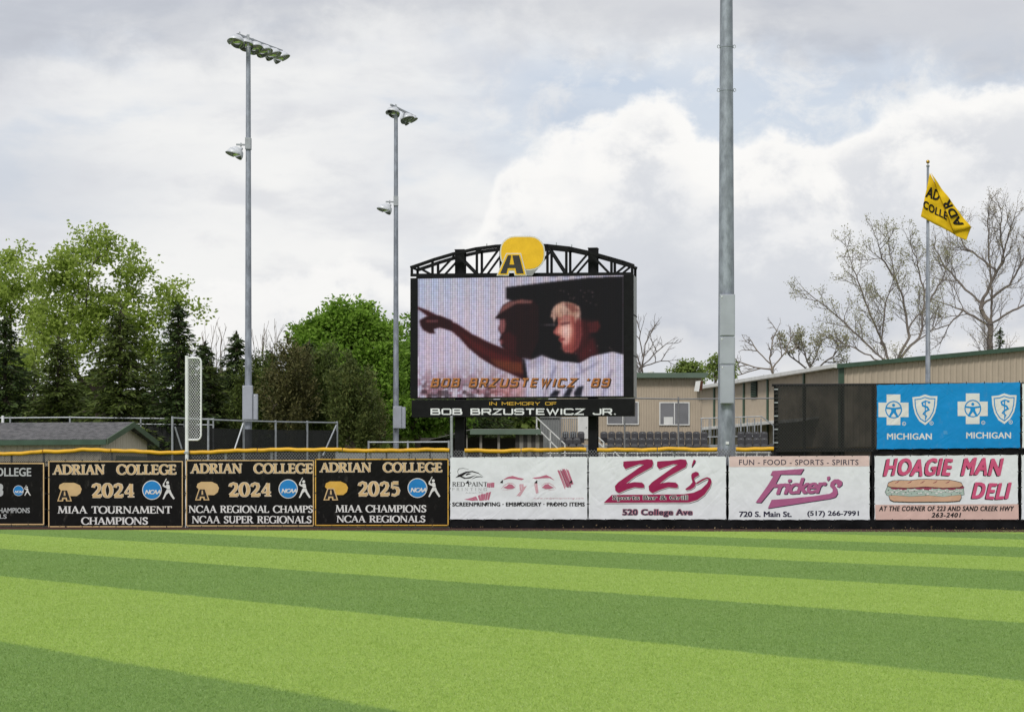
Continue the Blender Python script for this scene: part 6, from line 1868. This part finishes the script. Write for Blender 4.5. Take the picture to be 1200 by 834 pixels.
def stem_tree(name, label, px, d, stems, barkm, seed, r0, levels=3, dens=1.0, sublen=.5, bud=None, nbud=4, budsize=.14, twig=.010, group=None, cat='tree', depth=1.0, spread=.65, up=.22):
    """bare tree: main stems drawn as photo-pixel polylines with their own depth, side branches grown from them"""
    rs = np.random.RandomState(seed)
    base = W(px, 565, d); base[2] = 0
    root = empty(name, base, label, cat, group)
    P = [np.zeros(3)]; par = [-1]; tips = []
    def add(p, q):
        P.append(p); par.append(q); return len(P) - 1
    def side(k, dirn, L, lev):
        """one branch from node k"""
        n = max(3, int(L / .30)); cur = k; dv = dirn.copy(); p = P[k].copy(); nodes = []
        for s in range(n):
            dv = dv + rs.normal(size=3) * .13 + np.array((0, 0, up * .22)); dv /= np.linalg.norm(dv)
            p = p + dv * L / n; cur = add(p.copy(), cur); nodes.append((cur, dv.copy(), (s + 1) / n))
        tips.append(cur)
        if lev > 0:
            for c, dvv, f in nodes:
                if f > .15 and rs.rand() < .62 * dens:
                    t = rs.normal(size=3); t -= dvv * (t @ dvv); t /= np.linalg.norm(t)
                    nd = dvv * .75 + t * spread; nd[2] += up; nd /= np.linalg.norm(nd)
                    side(c, nd, max(.25, L * rs.uniform(.38, .62) * (1.15 - .5 * f)), lev - 1)
    for st in stems:
        pts = [W(a, b, d) - base for a, b in st]
        yo = rs.uniform(-1, 1) * depth
        tot = len(pts) - 1
        for i in range(len(pts)): pts[i][1] += yo * (i / max(1, tot)) * 1.5
        # join to nearest existing node if the stem does not start on the ground
        if len(P) > 1:
            dd_ = [np.linalg.norm(q - pts[0]) for q in P]; cur = int(np.argmin(dd_)); pts[0] = P[cur]
        else:
            cur = 0; pts = [np.zeros(3)] + pts
        along = []
        for a, b in zip(pts[:-1], pts[1:]):
            L = np.linalg.norm(b - a); n = max(1, int(L / .45))
            for s in range(1, n + 1):
                q = a + (b - a) * s / n + rs.normal(size=3) * .035
                cur = add(q, cur); along.append((cur, (b - a) / L, q[2]))
        tips.append(cur)
        m = len(along)
        for i, (c, dv, z) in enumerate(along):
            f = i / m
            if f < .25 or rs.rand() > .60 * dens: continue
            t = rs.normal(size=3); t -= dv * (t @ dv); t /= np.linalg.norm(t)
            nd = dv * .65 + t * (spread + .15); nd[2] += up; nd /= np.linalg.norm(nd)
            side(c, nd, sublen * (1.25 - .7 * f) * rs.uniform(.6, 1.3), levels - 1)
        side(cur, along[-1][1], sublen * .6, levels - 2)
    A = np.array(P)
    limbs_mesh('trunk', A, np.array(par), twig, 1.95, barkm, root, rbase=r0)
    if bud is not None:
        E = A[np.array(tips)]
        C = np.repeat(E, nbud, 0) + rs.normal(size=(len(E) * nbud, 3)) * .15
        v, q = leaf_cards(rs, C, budsize, 1.5, .3)
        quad_mesh('crown', v, q, bud, root)
    return root

def spruce(name, label, px, d, ytop, halfw, mat, seed, group=None, droop=.25, ragged=.25, dens=1.0, low=0.6, cat='tree'):
    """conifer of whorled, drooping, needle-clad branches"""
    rs = np.random.RandomState(seed)
    base = W(px, 565, d); base[2] = 0
    root = empty(name, base, label, cat, group)
    H = CH + (HOR - ytop) * d / F; Rm = halfw * d / F
    P = [np.array((0, 0, H * k / 12.0)) for k in range(13)]; par = [-1] + list(range(12))
    C = []; AX = []; SZ = []
    z = low
    lvl = 0
    while z < H - .15:
        f = (H - z) / (H - low)
        R_ = Rm * (f ** .70) * (1 - .15 * (f > .9)) + .08
        nb = max(4, int((5 + 5 * f) * dens))
        a0 = rs.rand() * 6.28
        for b in range(nb):
            a = a0 + b * 6.283 / nb + rs.normal() * .2
            L = R_ * (1 + ragged * rs.normal())
            L = max(.12, L)
            dr = np.array((math.cos(a), math.sin(a), 0))
            zz = z + rs.normal() * .08
            k0 = int(min(12, max(0, round(zz / H * 12))))
            m = max(2, int(L / .28))
            prev = k0
            for s in range(1, m + 1):
                u = s / m
                p = dr * L * u + np.array((0, 0, zz + .12 * L * u - droop * L * u * u + (.10 * L * max(0, u - .7))))
                if s in (m // 2, m):
                    P.append(p); par.append(prev); prev = len(P) - 1
                nt_ = int(9 * dens * (0.5 + .7 * (1 - u * .5)))
                sd = np.array((-dr[1], dr[0], 0))
                for _ in range(nt_):
                    w_ = rs.normal() * .26 * (1.15 - u * .75) * min(1.4, L)
                    c = p + sd * w_ + dr * rs.normal() * .12 + np.array((0, 0, -abs(rs.normal()) * .10))
                    C.append(c); AX.append(dr * 1.1 + sd * np.sign(w_) * .7 + np.array((0, 0, -.25 + rs.normal() * .15)))
        z += .26 + .10 * f
        lvl += 1
    for s in range(14):
        C.append(np.array((rs.normal() * .05, rs.normal() * .05, H - .35 + .4 * rs.rand()))); AX.append(np.array((rs.normal() * .3, rs.normal() * .3, 1.0)))
    limbs_mesh('trunk', np.array(P), np.array(par), .014, 2.6, bark_dark, root, rbase=.16)
    v, q = leaf_cards(rs, np.array(C), .30, 3.6, .5, np.array(AX) * 1.6, .5)
    quad_mesh('crown', v, q, mat, root)
    return root

def cedar(name, label, px, d, ells, n, mat, seed, group=None, leaf=.24, cat='tree', nstem=26, mix=None):
    """upright feathery conifer or shrub: sprays pointing up and out"""
    rs = np.random.RandomState(seed)
    base = W(px, 565, d); base[2] = 0
    root = empty(name, base, label, cat, group)
    T = sample_ells(rs, ells, nstem * 4, d, base, 2.6)
    zt = max(t[2] for t in T) * .8
    tr = [np.array((0, 0, zt * k / 8)) for k in range(9)]
    P, par, tips, D = skeleton(rs, T, tr, .6, .8, 2.6, .08)
    limbs_mesh('trunk', P, par, .014, 2.4, bark_dark, root, rbase=.12)
    K = rs.randint(0, len(T), n)
    out = T[K] * np.array((1, 1, 0)); out /= np.linalg.norm(out, axis=1, keepdims=True) + .3
    s = rs.rand(n, 1)
    ax = out * .6 + np.array((0, 0, .9))
    C = T[K] + ax * (s - .6) * 1.1 + rs.normal(size=(n, 3)) * .15
    C[:, 2] = np.maximum(C[:, 2], .2)
    v, q = leaf_cards(rs, C, leaf * .72, 2.8, .3, ax * .8 + out * .4, .8)
    quad_mesh('crown', v, q, mat, root)
    return root

lf_spring = mk_leaf('spring_green_leaves', (0.290, 0.400, 0.062), (0.450, 0.550, 0.135), .55)
lf_maple = mk_leaf('rich_green_leaves', (0.175, 0.320, 0.034), (0.310, 0.480, 0.078), .5)
lf_maple2 = mk_leaf('mid_green_leaves', (0.150, 0.290, 0.035), (0.250, 0.400, 0.068), .45)
lf_spruce = mk_leaf('dark_spruce_needles', (0.032, 0.058, 0.018), (0.085, 0.125, 0.030), .2)
lf_spruce2 = mk_leaf('olive_spruce_needles', (0.052, 0.080, 0.018), (0.145, 0.190, 0.040), .22)
lf_cedar = mk_leaf('brown_green_sprays', (0.070, 0.078, 0.024), (0.165, 0.150, 0.055), .25)
lf_cedar2 = mk_leaf('green_brown_sprays', (0.065, 0.100, 0.022), (0.165, 0.185, 0.052), .28)
lf_bud = mk_leaf('pale_olive_buds', (0.27, 0.27, 0.15), (0.40, 0.39, 0.24), .45)
lf_bud2 = mk_leaf('tan_buds', (0.32, 0.28, 0.17), (0.42, 0.37, 0.23), .45)
lf_young = mk_leaf('young_yellow_green_leaves', (0.170, 0.240, 0.050), (0.26, 0.34, 0.085), .4)
GE = 'evergreens behind the left fences'

leafy_tree('maple_tree', 'large loose spring-green tree towering behind the spruces at left', 118, 116,
           [(108, 340, 52, 58), (108, 290, 30, 28), (66, 330, 32, 44), (165, 325, 36, 38), (150, 380, 56, 46), (203, 352, 30, 30), (80, 400, 60, 50), (175, 415, 50, 40), (224, 368, 12, 14)],
           270, 82, .20, lf_spring, 21, 330, .30, .40, bark_dark, shell=2.4)
leafy_tree('maple_tree', 'loose spring-green tree cut off by the left edge of the photo', 12, 124,
           [(8, 330, 40, 46), (30, 370, 40, 50), (-40, 350, 50, 60), (10, 430, 50, 50)], 150, 95, .21, lf_spring, 22, 340, .26, .44, bark_dark, shell=2.4)
spruce('spruce_tree', 'broad dark spruce rising above the shed roof', 141, 101, 364, 74, lf_spruce2, 31, GE, .22, .24, 1.4)
spruce('spruce_tree', 'slim dark spruce just left of the foul pole', 209, 100, 357, 48, lf_spruce, 32, GE, .25, .22, 1.4)
spruce('spruce_tree', 'dark spruce at the left edge of the photo', 6, 104, 372, 54, lf_spruce, 33, GE, .25, .25, 1.4)
spruce('spruce_tree', 'low olive spruce between the left edge and the broad spruce', 68, 103, 394, 54, lf_spruce2, 34, GE, .22, .25, 1.4)
spruce('spruce_tree', 'short spruce filling the gap behind the foul pole mesh', 180, 107, 420, 56, lf_spruce2, 35, GE, .2, .25, 1.0)
spruce('spruce_tree', 'short spruce between foul pole and first light pole', 246, 103, 424, 50, lf_spruce2, 36, GE, .2, .25, 1.4)
spruce('spruce_tree', 'narrow pointed spruce directly behind the tall left light pole', 277, 108, 388, 34, lf_spruce, 37, GE, .25, .2, 1.4)
spruce('spruce_tree', 'low spruce behind the shed ridge', 40, 110, 425, 60, lf_spruce2, 38, GE, .2, .25, 1.0)
spruce('spruce_tree', 'dark pointed spruce right of the foul pole mesh', 240, 106, 400, 34, lf_spruce, 43, GE, .25, .22, 1.4)
spruce('spruce_tree', 'dark spruce just right of the first light pole', 318, 107, 412, 36, lf_spruce, 44, GE, .25, .22, 1.4)
spruce('spruce_tree', 'olive spruce low behind the first light pole', 268, 111, 430, 44, lf_spruce2, 45, GE, .25, .22, 1.2)
spruce('spruce_tree', 'slim spruce between brown cedar and round green tree', 362, 104, 400, 30, lf_spruce, 46, GE, .25, .22, 1.4)
GB = 'bare shrubs among the evergreens'
def shrub_stems(cx, top, w, n, seed):
    r = random.Random(seed)
    out = []
    for k in range(n):
        x = cx + (k - (n - 1) / 2) * w / n * 2 + r.uniform(-3, 3)
        out.append([(cx + (x - cx) * .15, 520), (cx + (x - cx) * .6, 460), (x, top + r.uniform(0, 22))])
    return out
stem_tree('bare_shrub', 'tall bare grey shrub right of the foul pole', 252, 113, shrub_stems(250, 398, 26, 9, 1), bark_pale, 41, .06, 2, 1.0, 1.5, group=GB, cat='shrub', spread=.4, up=.5)
stem_tree('bare_shrub', 'tall bare grey shrub right of the first light pole', 314, 113, shrub_stems(314, 392, 24, 9, 2), bark_pale, 42, .06, 2, 1.0, 1.5, group=GB, cat='shrub', spread=.4, up=.5)
cedar('cedar_tree', 'brown-tinged feathery cedar left of the round green tree', 343, 99, [(343, 440, 26, 40), (338, 470, 36, 34), (350, 415, 12, 20)], 15000, lf_cedar, 51, GE)
cedar('cedar_tree', 'dark feathery cedar in front of the round green tree', 378, 101, [(376, 455, 24, 42), (372, 480, 34, 28), (384, 425, 10, 22)], 15000, lf_spruce2, 52, GE)
cedar('cedar_tree', 'brownish feathery cedar beside the shorter light pole', 415, 97, [(414, 462, 30, 38), (420, 490, 36, 26), (408, 435, 12, 16)], 16000, lf_cedar2, 53, GE)
cedar('cedar_tree', 'small brown cedar low beside the braced fence', 432, 108, [(434, 492, 18, 26)], 5000, lf_cedar, 54, GE)
cedar('cedar_tree', 'olive cedar behind the first light pole boxes', 302, 102, [(300, 462, 26, 36), (296, 485, 34, 26), (306, 430, 10, 18)], 15000, lf_spruce2, 55, GE)
leafy_tree('maple_tree', 'dense round rich-green tree left of the scoreboard', 408, 112,
           [(405, 386, 40, 32), (418, 374, 26, 22), (368, 404, 22, 26), (444, 410, 26, 34), (408, 436, 56, 42), (452, 462, 28, 40), (378, 436, 30, 34)],
           260, 190, .21, lf_maple, 23, 400, .3, .38, bark_dark, shell=3.0)
leafy_tree('maple_tree', 'green tree partly hidden behind the left edge of the scoreboard', 492, 118,
           [(492, 400, 24, 34), (490, 440, 30, 40), (480, 480, 40, 34), (520, 450, 40, 50)], 220, 130, .24, lf_maple2, 24, 420, .28, .48, bark, shell=2.6)
spruce('spruce_tree', 'dark spruce seen under the scoreboard name panel', 556, 125, 430, 70, lf_spruce, 39, None, .3, .2, 1.0)
leafy_tree('young_tree', 'bright green tree glimpsed right of the spruce under the scoreboard', 604, 140, [(603, 480, 10, 24), (606, 495, 9, 14)], 40, 70, .26, lf_maple2, 25, 490, .12, .35, bark)
# right side
stem_tree('cottonwood_tree', 'wide budding tree with pale olive buds left of the flagpole', 1046, 160,
          [[(1046, 470), (1046, 431), (1036, 400), (1018, 354), (1004, 314), (996, 285)], [(1046, 433), (1022, 408), (990, 377), (962, 352), (946, 339)],
           [(1036, 400), (1034, 359), (1040, 332)], [(1046, 431), (1066, 395), (1058, 350), (1046, 314), (1040, 276)], [(1052, 332), (1030, 305), (1022, 287)],
           [(1050, 426), (1082, 390), (1086, 341), (1078, 300), (1070, 276)], [(1084, 359), (1100, 330), (1108, 305)], [(1030, 422), (1000, 404), (975, 393)], [(1070, 404), (1095, 386), (1112, 368)]],
          bark_haze, 61, .22, 3, 1.6, 2.3, lf_bud, 4, .12, .0085, depth=2.0)
stem_tree('cottonwood_tree', 'tall bare budding tree at the right edge behind the hall', 1158, 168,
          [[(1158, 470), (1158, 387), (1156, 343), (1150, 299), (1146, 251)], [(1156, 356), (1130, 333), (1112, 308), (1104, 283)], [(1156, 380), (1128, 363), (1098, 352)],
           [(1157, 348), (1172, 308), (1182, 268), (1188, 251)], [(1158, 361), (1185, 333), (1205, 299), (1216, 273)], [(1158, 380), (1188, 363), (1225, 348), (1250, 317)], [(1150, 317), (1134, 286), (1130, 264)],
           [(1176, 299), (1168, 273), (1166, 250)], [(1130, 363), (1112, 380), (1090, 387)]],
          bark_haze, 62, .28, 3, 1.7, 2.5, lf_bud2, 2, .10, .0085, depth=2.5, up=.3)
stem_tree('bare_tree', 'dark bare crooked tree above the hall roof right of the thick pole', 905, 175,
          [[(906, 480), (906, 440), (902, 420), (906, 400), (910, 388)], [(904, 424), (888, 412), (882, 400)], [(905, 436), (885, 430), (868, 424), (862, 430)], [(905, 430), (920, 412), (928, 398)], [(890, 432), (876, 436), (862, 440)]],
          bark_pale, 63, .12, 3, 1.5, 1.5, None, 1, .1, .014, up=.08)
stem_tree('budding_tree', 'low olive budding tree above the hall roof', 950, 182,
          [[(950, 480), (950, 436), (942, 412), (938, 396)], [(950, 432), (960, 410), (965, 398)], [(948, 438), (925, 418), (916, 404)], [(952, 436), (975, 418), (984, 404)], [(944, 420), (930, 405)]],
          bark_haze, 64, .16, 3, 1.6, 1.6, lf_bud, 5, .17, .012)
stem_tree('bare_tree', 'small bare tree just right of the scoreboard', 752, 170,
          [[(752, 480), (752, 430), (756, 405), (764, 388)], [(752, 430), (742, 402), (738, 380)], [(753, 428), (770, 412), (782, 402)], [(752, 432), (768, 424), (784, 422)], [(752, 420), (748, 398), (752, 384)]],
          bark_haze, 65, .13, 3, 1.4, 1.7, None, 1, .1, .012)
leafy_tree('young_tree', 'yellow-green tree top above the press box roof', 806, 165, [(806, 429, 12, 7), (800, 436, 14, 7), (818, 439, 10, 6)], 60, 40, .22, lf_young, 26, 440, .12, .30, bark)
leafy_tree('young_tree', 'yellow-green tree top directly behind the thick light pole', 838, 168, [(842, 424, 8, 11), (834, 434, 8, 10), (852, 436, 10, 12)], 60, 40, .22, lf_young, 27, 440, .12, .30, bark)
spruce('spruce_tree', 'dark evergreen low behind the hall roof at right', 1172, 176, 384, 18, lf_spruce, 40, None, .25, .3, .8)
# far mass of greenery behind everything on the left
def far_wood():
    rs = np.random.RandomState(77)
    n = 26000
    px = rs.uniform(-120, 640, n); d = rs.uniform(135, 160, n)
    top = 456 + 14 * np.sin(px * .045) + 8 * np.sin(px * .13 + 2)
    py = top + (600 - top) * rs.rand(n) ** 1.3
    C = np.stack([(px - CX) * d / F, d, CH + (HOR - py) * d / F], 1); C[:, 2] = np.maximum(C[:, 2], .3)
    v, q = leaf_cards(rs, C, .75, 1.4, .4)
    o = quad_mesh('distant_wood', v, q, lf_spruce2, None)
    tag(o, 'mass of dark green woodland behind the left fences', 'woodland', None, 'stuff')
far_wood()

# dry leaves and scraps blown against the foot of the fence
def litter():
    rs = np.random.RandomState(5)
    n = 170
    px = np.concatenate([rs.uniform(528, 1230, 130), rs.uniform(-40, 528, 40)]); off = np.abs(rs.normal(size=n)) * .18 + .02
    z = .015 + np.abs(rs.normal(size=n)) * .035
    C = np.array([FZ(a, c, b) for a, b, c in zip(px, off, z)])
    v, q = leaf_cards(rs, C, .055, 1.3, .6)
    o = quad_mesh('leaf_litter', v, q, mk_leaf('dry_tan_leaves', (.13, .09, .05), (.30, .23, .13), .2), None)
    tag(o, 'dry leaves blown against the foot of the outfield fence', 'leaves', None, 'stuff')
litter()
